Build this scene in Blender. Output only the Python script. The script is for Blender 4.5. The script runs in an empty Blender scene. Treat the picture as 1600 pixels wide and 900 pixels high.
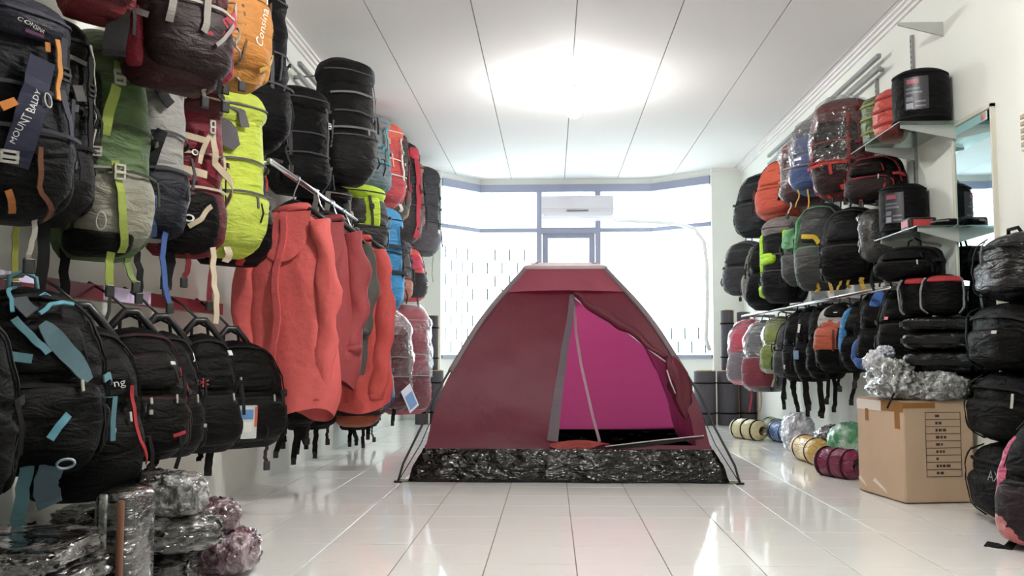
import bpy, bmesh, math, random
from mathutils import Vector, Matrix, noise
R = math.radians
random.seed(7)
SC = bpy.context.scene
COL = SC.collection
# ------------------------------------------------------------------ camera
F = 1450.0                     # focal length in pixels of the 1600x900 frame
VPX, VPY, CAMZ = 862.0, 553.0, 0.70
PITCH = math.atan((VPY - 450) / F)
YAW = math.atan((VPX - 800) * math.cos(PITCH) / F)
cd = bpy.data.cameras.new('camera'); cam = bpy.data.objects.new('camera', cd); COL.objects.link(cam)
cam.location = (0, 0, CAMZ); cam.rotation_euler = (R(90) + PITCH, 0, YAW)
cd.sensor_width = 36; cd.lens = 36 * F / 1600; cd.clip_start = 0.05; cd.clip_end = 200
SC.camera = cam
# ------------------------------------------------------------------ light
W_ = bpy.data.worlds.new('world'); SC.world = W_; W_.use_nodes = True
bg = W_.node_tree.nodes['Background']
bg.inputs[0].default_value = (0.92, 0.97, 1.0, 1); bg.inputs[1].default_value = 2.4
SC.view_settings.view_transform = 'Standard'; SC.view_settings.look = 'None'
SC.view_settings.gamma = 1; SC.view_settings.use_curve_mapping = False
SC.view_settings.exposure = 1.84
LAMP_W = 60.0                  # emission strength of the bulbs
# ------------------------------------------------------------------ pixel helpers
_M = cam.rotation_euler.to_matrix()
def ray(px, py):
    return _M @ Vector(((px - 800) / F, (450 - py) / F, -1.0))
def hit(px, py, ax, val):
    d = ray(px, py); o = Vector((0, 0, CAMZ)); i = 'XYZ'.index(ax)
    return o + d * ((val - o[i]) / d[i])
# ------------------------------------------------------------------ room numbers
XL, XR, ZC = -1.61, 2.03, 2.68
YB, YW, Y0 = 9.9, 10.43, -1.6
# ------------------------------------------------------------------ materials
_mats = {}
def srgb(c):
    f = lambda v: (v / 255 / 12.92) if v / 255 <= .04045 else ((v / 255 + .055) / 1.055) ** 2.4
    return (f(c[0]), f(c[1]), f(c[2]), 1)
def pmat(name, col, rough=.6, metal=0, bump=0, bscale=40, var=.0, vscale=8, spec=.5, coat=0, dist=.004, detail=4):
    if name in _mats: return _mats[name]
    m = bpy.data.materials.new(name); m.use_nodes = True; nt = m.node_tree; b = nt.nodes['Principled BSDF']
    c = srgb(col); b.inputs['Base Color'].default_value = c
    b.inputs['Roughness'].default_value = rough; b.inputs['Metallic'].default_value = metal
    b.inputs['Specular IOR Level'].default_value = spec; b.inputs['Coat Weight'].default_value = coat
    tc = nt.nodes.new('ShaderNodeTexCoord')
    if bump:
        n = nt.nodes.new('ShaderNodeTexNoise'); n.inputs['Scale'].default_value = bscale; n.inputs['Detail'].default_value = detail
        bp = nt.nodes.new('ShaderNodeBump'); bp.inputs['Strength'].default_value = bump; bp.inputs['Distance'].default_value = dist
        nt.links.new(tc.outputs['Object'], n.inputs['Vector']); nt.links.new(n.outputs['Fac'], bp.inputs['Height'])
        nt.links.new(bp.outputs['Normal'], b.inputs['Normal'])
    if var:
        n2 = nt.nodes.new('ShaderNodeTexNoise'); n2.inputs['Scale'].default_value = vscale; n2.inputs['Detail'].default_value = 6
        mx = nt.nodes.new('ShaderNodeMix'); mx.data_type = 'RGBA'
        mx.inputs[6].default_value = tuple(min(1, v * (1 + var)) for v in c[:3]) + (1,)
        mx.inputs[7].default_value = tuple(v * (1 - var) for v in c[:3]) + (1,)
        nt.links.new(tc.outputs['Object'], n2.inputs['Vector']); nt.links.new(n2.outputs['Fac'], mx.inputs[0])
        nt.links.new(mx.outputs[2], b.inputs['Base Color'])
    _mats[name] = m; return m
def fab(c, shiny=0):
    """woven nylon in the given 8-bit colour, creased"""
    k = 'nylon_%d_%d_%d_%d' % (c[0], c[1], c[2], shiny)
    if k in _mats: return _mats[k]
    L = max(c)
    cc = tuple(v * (.24 + .70 * min(1, max(0, (L - 24) / 90))) for v in c)
    m = pmat(k, cc, rough=.30 if shiny else .58, bump=.6, bscale=150, var=.22, vscale=14, spec=.4 if shiny else (.10 if L < 60 else .22), dist=.0025)
    nt = m.node_tree; b = nt.nodes['Principled BSDF']; tc = nt.nodes['Texture Coordinate']
    mp = nt.nodes.new('ShaderNodeMapping'); mp.inputs['Rotation'].default_value = (.5, .7, .2); mp.inputs['Scale'].default_value = (9, 14, 30)
    n = nt.nodes.new('ShaderNodeTexNoise'); n.inputs['Scale'].default_value = 1; n.inputs['Detail'].default_value = 3; n.inputs['Distortion'].default_value = .8
    bp = nt.nodes.new('ShaderNodeBump'); bp.inputs['Strength'].default_value = .75; bp.inputs['Distance'].default_value = .03 if shiny else .022
    nt.links.new(tc.outputs['Object'], mp.inputs[0]); nt.links.new(mp.outputs[0], n.inputs['Vector']); nt.links.new(n.outputs['Fac'], bp.inputs['Height'])
    old = b.inputs['Normal'].links[0].from_node; nt.links.new(bp.outputs[0], old.inputs['Normal'])
    return m
def web(c):
    k = .5 if max(c) < 60 else .88
    return pmat('webbing_%d_%d_%d' % tuple(c), tuple(v * k for v in c), rough=.75, spec=.2, bump=.4, bscale=300, dist=.001)
def clearmat(name, tint=(1, 1, 1, 1), gl=.1, rough=.05, bump=0, bscale=30):
    if name in _mats: return _mats[name]
    m = bpy.data.materials.new(name); m.use_nodes = True; nt = m.node_tree; nt.nodes.clear()
    o = nt.nodes.new('ShaderNodeOutputMaterial'); t = nt.nodes.new('ShaderNodeBsdfTransparent'); g = nt.nodes.new('ShaderNodeBsdfGlossy')
    mx = nt.nodes.new('ShaderNodeMixShader'); fr = nt.nodes.new('ShaderNodeLayerWeight'); pw = nt.nodes.new('ShaderNodeMath'); pw.operation = 'POWER'; pw.inputs[1].default_value = 4; ad = nt.nodes.new('ShaderNodeMath'); ad.operation = 'MULTIPLY_ADD'; ad.inputs[1].default_value = .8
    t.inputs[0].default_value = tint; g.inputs['Roughness'].default_value = rough; ad.inputs[2].default_value = gl; ad.use_clamp = True; fr.inputs[0].default_value = .5
    nt.links.new(fr.outputs['Facing'], pw.inputs[0]); nt.links.new(pw.outputs[0], ad.inputs[0]); nt.links.new(ad.outputs[0], mx.inputs[0])
    nt.links.new(t.outputs[0], mx.inputs[1]); nt.links.new(g.outputs[0], mx.inputs[2]); nt.links.new(mx.outputs[0], o.inputs[0])
    if bump:
        tc = nt.nodes.new('ShaderNodeTexCoord'); n = nt.nodes.new('ShaderNodeTexNoise'); n.inputs['Scale'].default_value = bscale; n.inputs['Detail'].default_value = 3
        bp = nt.nodes.new('ShaderNodeBump'); bp.inputs['Strength'].default_value = bump; bp.inputs['Distance'].default_value = .02
        nt.links.new(tc.outputs['Object'], n.inputs['Vector']); nt.links.new(n.outputs['Fac'], bp.inputs['Height'])
        nt.links.new(bp.outputs[0], g.inputs['Normal']); nt.links.new(bp.outputs[0], fr.inputs['Normal'])
    _mats[name] = m; return m
def thin_fabric(name, col, tcol, fac, rough=.5, bump=.3, bscale=9):
    if name in _mats: return _mats[name]
    m = pmat(name, col, rough=rough, bump=bump, bscale=bscale, var=.1, dist=.02, detail=3); nt = m.node_tree
    b = nt.nodes['Principled BSDF']; o = nt.nodes['Material Output']
    t = nt.nodes.new('ShaderNodeBsdfTranslucent'); t.inputs[0].default_value = srgb(tcol)
    mx = nt.nodes.new('ShaderNodeMixShader'); mx.inputs[0].default_value = fac
    nt.links.new(b.outputs[0], mx.inputs[1]); nt.links.new(t.outputs[0], mx.inputs[2]); nt.links.new(mx.outputs[0], o.inputs[0])
    return m
def emat(name, col, s):
    if name in _mats: return _mats[name]
    m = bpy.data.materials.new(name); m.use_nodes = True; nt = m.node_tree; nt.nodes.clear()
    o = nt.nodes.new('ShaderNodeOutputMaterial'); e = nt.nodes.new('ShaderNodeEmission')
    e.inputs[0].default_value = col; e.inputs[1].default_value = s; nt.links.new(e.outputs[0], o.inputs[0]); _mats[name] = m; return m
WALL = pmat('wall_paint', (229, 231, 224), rough=.75, bump=.15, bscale=60, dist=.002)
CEIL = pmat('ceiling_board_paint', (236, 232, 231), rough=.8, bump=.1, bscale=40, dist=.002)
TILE = pmat('glazed_white_tile', (240, 240, 237), rough=.07, spec=.6, bump=.05, bscale=5, dist=.002, var=.03, vscale=3)
GROUT = pmat('grey_grout', (120, 114, 102), rough=.9)
CHROME = pmat('chrome', (205, 205, 210), rough=.18, metal=1)
STEEL = pmat('grey_painted_steel', (150, 152, 152), rough=.4, metal=.6)
WHITEP = pmat('white_plastic', (236, 236, 234), rough=.35)
BLACKP = pmat('black_plastic', (20, 20, 21), rough=.4)
FRAME = pmat('window_frame_paint', (152, 156, 178), rough=.5)
GLASS = clearmat('clear_glass', (.96, 1, 1, 1), gl=.02)
SHELFG = clearmat('shelf_glass', (.82, .93, .9, 1), gl=.12, rough=.1)
WRAP = clearmat('clear_wrap', (.95, .95, .96, 1), gl=.10, rough=.16, bump=1.0, bscale=22)
# ------------------------------------------------------------------ mesh helpers
def mk(name, v, f, mat, parent=None, smooth=True):
    me = bpy.data.meshes.new(name); me.from_pydata([tuple(p) for p in v], [], f); me.update()
    if smooth: me.polygons.foreach_set('use_smooth', [True] * len(me.polygons))
    o = bpy.data.objects.new(name, me); COL.objects.link(o)
    if mat: me.materials.append(mat)
    if parent: o.parent = parent
    return o
def tag(o, label=None, cat=None, group=None, kind=None):
    if label: o['label'] = label
    if cat: o['category'] = cat
    if group: o['group'] = group
    if kind: o['kind'] = kind
    return o
def empty(name, loc=(0, 0, 0), rz=0, label=None, cat=None, group=None):
    o = bpy.data.objects.new(name, None); COL.objects.link(o); o.location = loc; o.rotation_euler = (0, 0, rz)
    o.empty_display_size = .05
    return tag(o, label, cat, group)
class MB:
    def __init__(s): s.v = []; s.f = []
    def add(s, v, f):
        b = len(s.v); s.v += [Vector(p) for p in v]; s.f += [tuple(b + i for i in q) for q in f]; return s
    def box(s, x0, x1, y0, y1, z0, z1):
        v = [(x0, y0, z0), (x1, y0, z0), (x1, y1, z0), (x0, y1, z0), (x0, y0, z1), (x1, y0, z1), (x1, y1, z1), (x0, y1, z1)]
        return s.add(v, [(0, 3, 2, 1), (4, 5, 6, 7), (0, 1, 5, 4), (1, 2, 6, 5), (2, 3, 7, 6), (3, 0, 4, 7)])
    def rbox(s, x0, x1, y0, y1, z0, z1, r=.01, seg=2):
        bm = bmesh.new(); bmesh.ops.create_cube(bm, size=1)
        for q in bm.verts: q.co = Vector(((x0 + x1) / 2 + q.co.x * (x1 - x0), (y0 + y1) / 2 + q.co.y * (y1 - y0), (z0 + z1) / 2 + q.co.z * (z1 - z0)))
        bmesh.ops.bevel(bm, geom=bm.edges[:], offset=r, segments=seg, profile=.5, affect='EDGES')
        bm.verts.index_update(); s.add([q.co.copy() for q in bm.verts], [tuple(q.index for q in g.verts) for g in bm.faces]); bm.free(); return s
    def tube(s, pts, r, n=8, closed=False):
        pts = [Vector(p) for p in pts]; k = len(pts); rr = r if isinstance(r, (list, tuple)) else [r] * k
        rings = []; up = None
        for i, p in enumerate(pts):
            a = pts[(i - 1) % k] if (closed or i > 0) else p; b = pts[(i + 1) % k] if (closed or i < k - 1) else p
            t = (b - a).normalized()
            if up is None or abs(up.dot(t)) > .99: up = Vector((0, 0, 1)) if abs(t.z) < .9 else Vector((1, 0, 0))
            u = (up - t * up.dot(t)).normalized(); w = t.cross(u); up = u
            rings.append([p + (u * math.cos(2 * math.pi * j / n) + w * math.sin(2 * math.pi * j / n)) * rr[i] for j in range(n)])
        v = [q for g in rings for q in g]; f = []
        for i in range(k if closed else k - 1):
            for j in range(n):
                a, b = i * n + j, i * n + (j + 1) % n; c, d = ((i + 1) % k) * n + (j + 1) % n, ((i + 1) % k) * n + j
                f.append((a, b, c, d))
        if not closed: f += [tuple(range(n - 1, -1, -1)), tuple((k - 1) * n + j for j in range(n))]
        return s.add(v, f)
    def strip(s, pts, wdir, w, th=.003):
        """flat webbing along pts; wdir one vector or one per point"""
        pts = [Vector(p) for p in pts]; k = len(pts); v = []
        for i, p in enumerate(pts):
            t = (pts[min(i + 1, k - 1)] - pts[max(i - 1, 0)]).normalized()
            b = Vector(wdir[i] if isinstance(wdir, list) else wdir); b = (b - t * b.dot(t)).normalized(); nn = t.cross(b)
            ww = w[i] if isinstance(w, (list, tuple)) else w
            v += [p + b * ww / 2 + nn * th / 2, p - b * ww / 2 + nn * th / 2, p - b * ww / 2 - nn * th / 2, p + b * ww / 2 - nn * th / 2]
        f = [(3, 2, 1, 0), tuple(4 * (k - 1) + i for i in range(4))]
        for i in range(k - 1):
            for j in range(4): f.append((4 * i + j, 4 * i + (j + 1) % 4, 4 * i + 4 + (j + 1) % 4, 4 * i + 4 + j))
        return s.add(v, f)
    def ring(s, c, u, w, a, b, r, n=6, seg=14):
        c, u, w = Vector(c), Vector(u), Vector(w)
        return s.tube([c + u * a * math.cos(2 * math.pi * i / seg) + w * b * math.sin(2 * math.pi * i / seg) for i in range(seg)], r, n, closed=True)
    def build(s, name, mat, parent=None, smooth=False): return mk(name, s.v, s.f, mat, parent, smooth)
def box(name, mat, x0, x1, y0, y1, z0, z1, parent=None): return MB().box(x0, x1, y0, y1, z0, z1).build(name, mat, parent)
def interp(tab, x):
    if x <= tab[0][0]: return tab[0][1]
    for i in range(len(tab) - 1):
        (a, p), (b, q) = tab[i], tab[i + 1]
        if x <= b:
            t = (x - a) / (b - a)
            m0 = (tab[i + 1][1] - tab[i - 1][1]) / (tab[i + 1][0] - tab[i - 1][0]) if i > 0 else (q - p) / (b - a)
            m1 = (tab[i + 2][1] - tab[i][1]) / (tab[i + 2][0] - tab[i][0]) if i + 2 < len(tab) else (q - p) / (b - a)
            h = b - a
            return p * (2 * t ** 3 - 3 * t * t + 1) + m0 * h * (t ** 3 - 2 * t * t + t) + q * (-2 * t ** 3 + 3 * t * t) + m1 * h * (t ** 3 - t * t)
    return tab[-1][1]
def lin(tab, x):
    if x <= tab[0][0]: return tab[0][1]
    for (a, p), (b, q) in zip(tab, tab[1:]):
        if x <= b: return p + (q - p) * (x - a) / (b - a)
    return tab[-1][1]
def text_mesh(s, size=1.0):
    c = bpy.data.curves.new('t', 'FONT'); c.body = s; c.size = size; c.resolution_u = 2; c.align_x = 'CENTER'; c.align_y = 'CENTER'
    o = bpy.data.objects.new('t', c); COL.objects.link(o)
    bpy.context.view_layer.update()
    me = bpy.data.meshes.new_from_object(o.evaluated_get(bpy.context.evaluated_depsgraph_get()))
    v = [q.co.copy() for q in me.vertices]; f = [tuple(p.vertices) for p in me.polygons]
    bpy.data.objects.remove(o); bpy.data.curves.remove(c); bpy.data.meshes.remove(me)
    return v, f
# ================================================================== ROOM
floor = tag(box('floor', GROUT, XL - .2, XR + .2, Y0, YW + .05, -.12, -.004), kind='structure')
TS, GX, GY = .30, .079, 3.158
def tile_data(x0, x1, y0, y1):
    g, b = .0018, .0008
    v = [(x0 + g, y0 + g, -.006), (x1 - g, y0 + g, -.006), (x1 - g, y1 - g, -.006), (x0 + g, y1 - g, -.006)]
    v += [(x0 + g, y0 + g, -b * .6), (x1 - g, y0 + g, -b * .6), (x1 - g, y1 - g, -b * .6), (x0 + g, y1 - g, -b * .6)]
    v += [(x0 + g + b, y0 + g + b, 0), (x1 - g - b, y0 + g + b, 0), (x1 - g - b, y1 - g - b, 0), (x0 + g + b, y1 - g - b, 0)]
    f = [(8, 9, 10, 11)]
    for o in (0, 4):
        for j in range(4): f.append((o + j, o + (j + 1) % 4, o + 4 + (j + 1) % 4, o + 4 + j))
    return v, f
_tm = mk('tile', *tile_data(-TS / 2, TS / 2, -TS / 2, TS / 2), TILE, None, False); TM = _tm.data; bpy.data.objects.remove(_tm)
rest = MB(); k0 = math.floor((XL - GX) / TS); k1 = math.ceil((XR - GX) / TS); cnt = 0
for j in range(-17, 26):
    y0 = GY + j * TS; y1 = y0 + TS
    if y1 < Y0 or y0 > YW: continue
    for k in range(k0, k1):
        x0, x1 = GX + k * TS, GX + (k + 1) * TS
        whole = x0 >= XL and x1 <= XR and y1 < YW
        if whole and y1 > 2.2 and y0 < 9.2 and cnt < 280:
            o = bpy.data.objects.new('tile', TM); COL.objects.link(o); o.parent = floor
            o.location = ((x0 + x1) / 2, (y0 + y1) / 2, random.uniform(-.0004, 0))
            o.rotation_euler = (random.gauss(0, .0009), random.gauss(0, .0009), 0); cnt += 1
        else:
            rest.add(*tile_data(max(x0, XL), min(x1, XR), max(y0, Y0), min(y1, YW)))
tag(rest.build('tile_field', TILE, floor), kind='stuff')
tag(box('wall_left', WALL, XL - .15, XL, Y0, YB + .15, -.02, ZC + .1), kind='structure')
tag(box('wall_right', WALL, XR, XR + .15, Y0, YB + .15, -.02, ZC + .1), kind='structure')
tag(box('wall_rear', WALL, XL - .15, XR + .15, Y0 - .15, Y0, -.02, ZC + .1), kind='structure')
tag(box('trim_pilaster', WALL, 1.975, XR, 2.9, 3.945, 0, ZC), kind='structure')
tag(box('trim_plinth', WALL, XL, XL + .035, Y0, 4.68, 0, .80), kind='structure')
for k, (a, b, nm) in enumerate(((XL - .15, -1.19, 'wall_back_left'), (1.71, XR + .15, 'wall_back_right'))):
    tag(box(nm, WALL, a, b, YB, YB + .15, -.02, ZC + .1), kind='structure')
ceil = tag(box('ceiling', pmat('joint_grey', (150, 148, 145), rough=.9), XL - .15, XR + .15, Y0 - .15, YW + .2, ZC + .012, ZC + .1), kind='structure')  # grey slab that shows as lines between the ceiling panels
cx_ = [XL - .15, -1.05, -.45, .15, .75, 1.35, 1.95, XR + .15]
for a, b in zip(cx_, cx_[1:]):
    g = .0035
    MB().box(a + g, b - g, Y0 - .15, YW + .2, ZC, ZC + .013).build('ceiling_panel', CEIL, ceil)
def cornice(nm, xw, s):
    m = MB()
    for (w, h, dz) in ((.055, .014, 0), (.036, .018, .014), (.016, .02, .032)):
        a, b = sorted((xw, xw + s * w)); m.box(a, b, Y0, YB, ZC - dz - h, ZC - dz)
    tag(m.build(nm, CEIL), kind='structure')
cornice('trim_1', XL, 1); cornice('trim_2', XR, -1)
m = MB().box(1.71, XR, YB - .03, YB, ZC - .03, ZC).box(XL, -1.19, YB - .03, YB, ZC - .03, ZC); tag(m.build('trim_3', CEIL), kind='structure')
# ---------------------------------------------------------------- bay window
SILL, HEAD, TRANS = .67, 2.585, 2.095
PL = [Vector((-1.19, YB + .07, 0)), Vector((-.81, YW, 0)), Vector((1.14, YW, 0)), Vector((1.71, YB + .07, 0))]
DX0, DX1 = -.137, .525
def wallseg(nm, a, b, z0, z1, th=.10):
    d = (b - a).normalized(); n = Vector((-d.y, d.x, 0)) * th
    v = [a, b, b + n, a + n]; v = [p + Vector((0, 0, z0)) for p in v] + [p + Vector((0, 0, z1)) for p in v]
    return tag(mk(nm, v, [(0, 3, 2, 1), (4, 5, 6, 7), (0, 1, 5, 4), (1, 2, 6, 5), (2, 3, 7, 6), (3, 0, 4, 7)], WALL, None, False), kind='structure')
wallseg('wall_bay_left', PL[0], PL[1], -.02, SILL); wallseg('wall_bay_right', PL[2], PL[3], -.02, SILL)
wallseg('wall_bay_centre_left', PL[1], Vector((DX0, YW, 0)), -.02, SILL); wallseg('wall_bay_centre_right', Vector((DX1, YW, 0)), PL[2], -.02, SILL)
for i in range(3): wallseg('wall_bay_head_%d' % (i + 1), PL[i], PL[i + 1], HEAD + .02, ZC + .1)
GRIL = pmat('grille_bar_paint', (92, 106, 114), rough=.6)
def window(nm, a, b, z0, z1, ztop=1.75, cols=(), grille=True):
    d = (b - a); L = d.length; d.normalize(); n = Vector((-d.y, d.x, 0))
    w = empty(nm, a); tag(w, kind='structure')
    mt = lambda x, y, z: d * x + n * y + Vector((0, 0, z))
    def bar(name, x0, x1, y0, y1, q0, q1, mat, par=w):
        m = MB().box(x0, x1, y0, y1, q0, q1); m.v = [mt(*p) for p in m.v]; return m.build(name, mat, par)
    fw = .045
    bar('head_rail', 0, L, -.02, .05, z1 - fw - .01, z1 + .03, FRAME); bar('sill_rail', 0, L, -.03, .06, z0 - .015, z0 + .02, FRAME)
    xs = [0] + list(cols) + [L]
    for x in xs[1:-1]: bar('mullion', x - fw / 2, x + fw / 2, -.015, .045, z0, z1, FRAME)
    bar('transom', 0, L, -.015, .045, TRANS - fw / 2, TRANS + fw / 2, FRAME)
    for x0, x1 in zip(xs, xs[1:]):
        for q0, q1 in ((z0, TRANS), (TRANS, z1)):
            bar('pane', x0 + .01, x1 - .01, .012, .018, q0 + .012, q1 - .012, GLASS)
    if grille:
        m = MB(); r = 0; z = z0 + .03
        while z < z1:
            m.box(.01, L - .01, .10, .106, z - .002, z + .002)
            x = .08 + (.085 if r % 2 else 0)
            while x < L:
                if z < ztop: m.box(x - .008, x + .008, .10, .108, z + .01, z + .14)
                x += .17
            z += .15; r += 1
        m.v = [mt(*p) for p in m.v]; m.build('grille', GRIL, w)
    return w
window('window_1', PL[0], PL[1], SILL, HEAD); window('window_2', PL[1], Vector((DX0, YW, 0)), SILL, HEAD)
window('window_3', Vector((DX1, YW, 0)), PL[2], SILL, HEAD, 1.0); window('window_4', PL[2], PL[3], SILL, HEAD, 1.0)
dr = empty('door_1', (DX0, YW, 0)); tag(dr, kind='structure'); L = DX1 - DX0
box('door_jamb', FRAME, -.03, .03, -.031, .066, 0, HEAD - .06, dr); box('door_jamb', FRAME, L - .03, L + .03, -.031, .066, 0, HEAD - .06, dr)
box('transom', FRAME, .03, L - .03, -.024, .06, TRANS - .04, TRANS + .03, dr); box('head_rail', FRAME, 0, L, -.02, .05, HEAD - .055, HEAD + .03, dr)
box('pane', GLASS, .03, L - .03, .012, .018, TRANS + .03, HEAD - .05, dr)
lf = box('door_stile', FRAME, .035, .10, -.005, .04, .01, TRANS - .04, dr); box('door_stile', FRAME, L - .10, L - .035, -.005, .04, .01, TRANS - .04, dr)
box('door_rail', FRAME, .10, L - .10, -.005, .04, TRANS - .09, TRANS - .04, dr); box('door_rail', FRAME, .10, L - .10, -.005, .04, .01, .25, dr)
box('door_pane', GLASS, .09, L - .09, .012, .018, .24, TRANS - .085, dr)
tag(box('ground_outside', pmat('outside_paving', (200, 205, 205), rough=.9), -25, 25, YW + .12, 40, -.2, -.1), kind='structure')
for i in range(3):                              # portals that guide the daylight into the room
    a, b = PL[i], PL[i + 1]; c = (a + b) / 2; d = b - a
    l = bpy.data.lights.new('daylight_portal', 'AREA'); l.shape = 'RECTANGLE'; l.size = d.length; l.size_y = HEAD - SILL; l.cycles.is_portal = True
    o = bpy.data.objects.new('daylight_portal', l); COL.objects.link(o)
    n = Vector((d.y, -d.x, 0)).normalized(); o.location = c - n * .16 + Vector((0, 0, (SILL + HEAD) / 2))
    o.rotation_euler = n.to_track_quat('-Z', 'Y').to_euler()
# ---------------------------------------------------------------- air conditioner and conduit
ac = empty('air_conditioner', (.29, YW - .03, 2.19), 0, 'white wall air conditioner mounted across the window transom', 'air conditioner')
prof = [(0, 0), (-.15, .01), (-.205, .05), (-.215, .12), (-.205, .24), (-.17, .265), (0, .265)]
v = [(x, y, z) for x in (-.40, .40) for (y, z) in prof]; n = len(prof)
mk('casing', v, [tuple(range(n - 1, -1, -1)), tuple(range(n, 2 * n))] + [(i, (i + 1) % n, n + (i + 1) % n, n + i) for i in range(n)], pmat('ac_casing', (222, 220, 228), rough=.35), ac, False)
box('front_panel', pmat('ac_panel', (214, 212, 222), rough=.3), -.39, .39, -.222, -.2, .115, .245, ac)
box('air_outlet', pmat('ac_slot', (110, 115, 125), rough=.5), -.12, .12, -.218, -.19, .082, .098, ac)
box('louvre', pmat('ac_casing', (206, 204, 214)), -.37, .37, -.214, -.185, .03, .07, ac)
pts = [hit(958, 344, 'Y', 10.32), hit(1010, 347, 'Y', 10.3), hit(1060, 350, 'Y', 10.1), hit(1085, 358, 'Y', 9.93), hit(1100, 378, 'Y', 9.87), hit(1104, 410, 'Y', 9.87), hit(1105, 470, 'Y', 9.87), hit(1103, 530, 'Y', 9.87), hit(1109, 548, 'Y', 9.87)]
tag(MB().tube(pts, .022, 10).build('drain_conduit', WHITEP, None, True), 'white conduit curving from the air conditioner down beside the window', 'pipe')
# ---------------------------------------------------------------- ceiling lamps
def lamp(x, y, label, s, drop=0):
    t = empty('ceiling_lamp', (x, y, ZC), 0, label, 'lamp'); D = drop
    MB().tube([(0, 0, 0), (0, 0, -.012), (0, 0, -.013), (0, 0, -.02 - D), (0, 0, -.021 - D), (0, 0, -.05 - D), (0, 0, -.085 - D)], [.06, .06, .012, .012, .03, .03, .026], 20).build('lamp_holder', WHITEP, t, True)
    MB().tube([(0, 0, z - D) for z in (-.085, -.10, -.13, -.165, -.19, -.2)], [.026, .045, .058, .055, .035, .008], 20).build('bulb', emat('lit_bulb_%d' % s, (1, .985, .95, 1), s), t, True)
lamp(.17, 6.7, 'lit white bulb in a round ceiling holder in front of the tent', LAMP_W * 2.1, .06)
lamp(.17, 2.7, 'lit bulb in a ceiling holder near the shop front', LAMP_W * 4.2)
# ================================================================== TENT
def foil(name, base, lo, hi, scale=26, rough=.12, bump=1.0, stretch=(1, 1, 1), p0=.46, p1=.74):
    """crinkled clear film over the goods inside; its pale streaks are painted highlights"""
    if name in _mats: return _mats[name]
    m = pmat(name, base, rough=rough, bump=bump, bscale=scale, dist=.05, spec=.9, coat=.8, detail=3); nt = m.node_tree; b = nt.nodes['Principled BSDF']
    tc = nt.nodes['Texture Coordinate']; n = nt.nodes.new('ShaderNodeTexNoise'); n.inputs['Scale'].default_value = scale * .6; n.inputs['Detail'].default_value = 5; n.inputs['Distortion'].default_value = 1.5
    mp = nt.nodes.new('ShaderNodeMapping'); mp.inputs['Scale'].default_value = stretch; mp.inputs['Rotation'].default_value = (.15, .1, .6)
    r = nt.nodes.new('ShaderNodeValToRGB'); r.color_ramp.elements[0].position = p0; r.color_ramp.elements[0].color = srgb(lo); r.color_ramp.elements[1].position = p1; r.color_ramp.elements[1].color = srgb(hi)
    nt.links.new(tc.outputs['Object'], mp.inputs[0]); nt.links.new(mp.outputs[0], n.inputs['Vector']); nt.links.new(n.outputs['Fac'], r.inputs[0]); nt.links.new(r.outputs[0], b.inputs['Base Color'])
    bn = b.inputs['Normal'].links[0].from_node.inputs['Height'].links[0].from_node; nt.links.new(mp.outputs[0], bn.inputs['Vector'])
    return m
cxT = (hit(640, 752, 'Z', 0).x + hit(1140, 757, 'Z', 0).x) / 2
s0T = (hit(1140, 757, 'Z', 0).x - hit(640, 752, 'Z', 0).x) / 2
yfT = (hit(640, 752, 'Z', 0).y + hit(1140, 757, 'Z', 0).y) / 2
cyT = yfT + s0T
def diag_hit(px, py, sx):
    d = ray(px, py)                       # vertical plane X-cx = sx*(cy-Y)
    t = (cxT + sx * cyT) / (d.x + sx * d.y); p = Vector((0, 0, CAMZ)) + d * t
    return abs(p.x - cxT), p.z
lo = [(840, 418), (809, 447), (764, 491), (738, 531), (715.5, 567), (691, 611), (678, 660), (667, 691)]
ro = [(960, 422), (987, 455.5), (1018, 495.5), (1040, 531), (1062, 567), (1084, 607), (1102, 647), (1115.5, 682)]
zs = [0.0, .17, .38, .55, .72, .86, 1.0, 1.12, 1.22]
Lp = sorted([(z, s) for s, z in (diag_hit(*p, -1) for p in lo)]); Rp = sorted([(z, s) for s, z in (diag_hit(*p, 1) for p in ro)])
PROF = [(0.0, s0T)] + [(z, (lin(Lp, z) + lin(Rp, z)) / 2) for z in zs[1:]]
ZTOP = max(Lp[-1][0], Rp[-1][0]); PROF += [(ZTOP, (Lp[-1][1] + Rp[-1][1]) / 2), (ZTOP + .035, .10), (ZTOP + .042, .0)]
print('TENT', cxT, cyT, s0T, PROF)
sT = lambda z: max(0, interp(PROF, z))
def tp(u, z, side=0, off=0, bow=.05, seed=0):
    """point of the tent skin: u -1..1 across a side, z height, side 0 = front"""
    s = sT(z); wr = (noise.noise(Vector((u * 2.2 + side * 9 + seed, z * 5, seed))) * .016 + (abs(noise.noise(Vector((u * 3 + z * 6, z * 2 - u * 4, side + 2.0)))) - .2) * .016 + noise.noise(Vector((u * 7, z * 9 + side, 3))) * .004) * (1 - u * u)
    o = s - bow * (1 - u * u) * min(1, s / .3) * (1 if z > .17 else z / .17) + off + wr
    x, y = u * (s + off), -o
    a = side * math.pi / 2
    return Vector((x * math.cos(a) - y * math.sin(a), x * math.sin(a) + y * math.cos(a), z))
def grid(fn, us, vs):
    v = [fn(u, w) for w in vs for u in us]; n = len(us); return v, [(j * n + i, j * n + i + 1, (j + 1) * n + i + 1, (j + 1) * n + i) for j in range(len(vs) - 1) for i in range(n - 1)]
tent = empty('dome_tent', (cxT, cyT, 0), 0, 'wine red dome tent with open front door and black groundsheet on the tiled floor', 'tent')
TENT = thin_fabric('tent_nylon', (120, 54, 68), (178, 66, 116), .46, bump=.5)
TENTF = thin_fabric('tent_fly_nylon_lit', (190, 98, 120), (226, 140, 154), .5)  # lighter copy of the tent nylon, imitating light coming through the top
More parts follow.
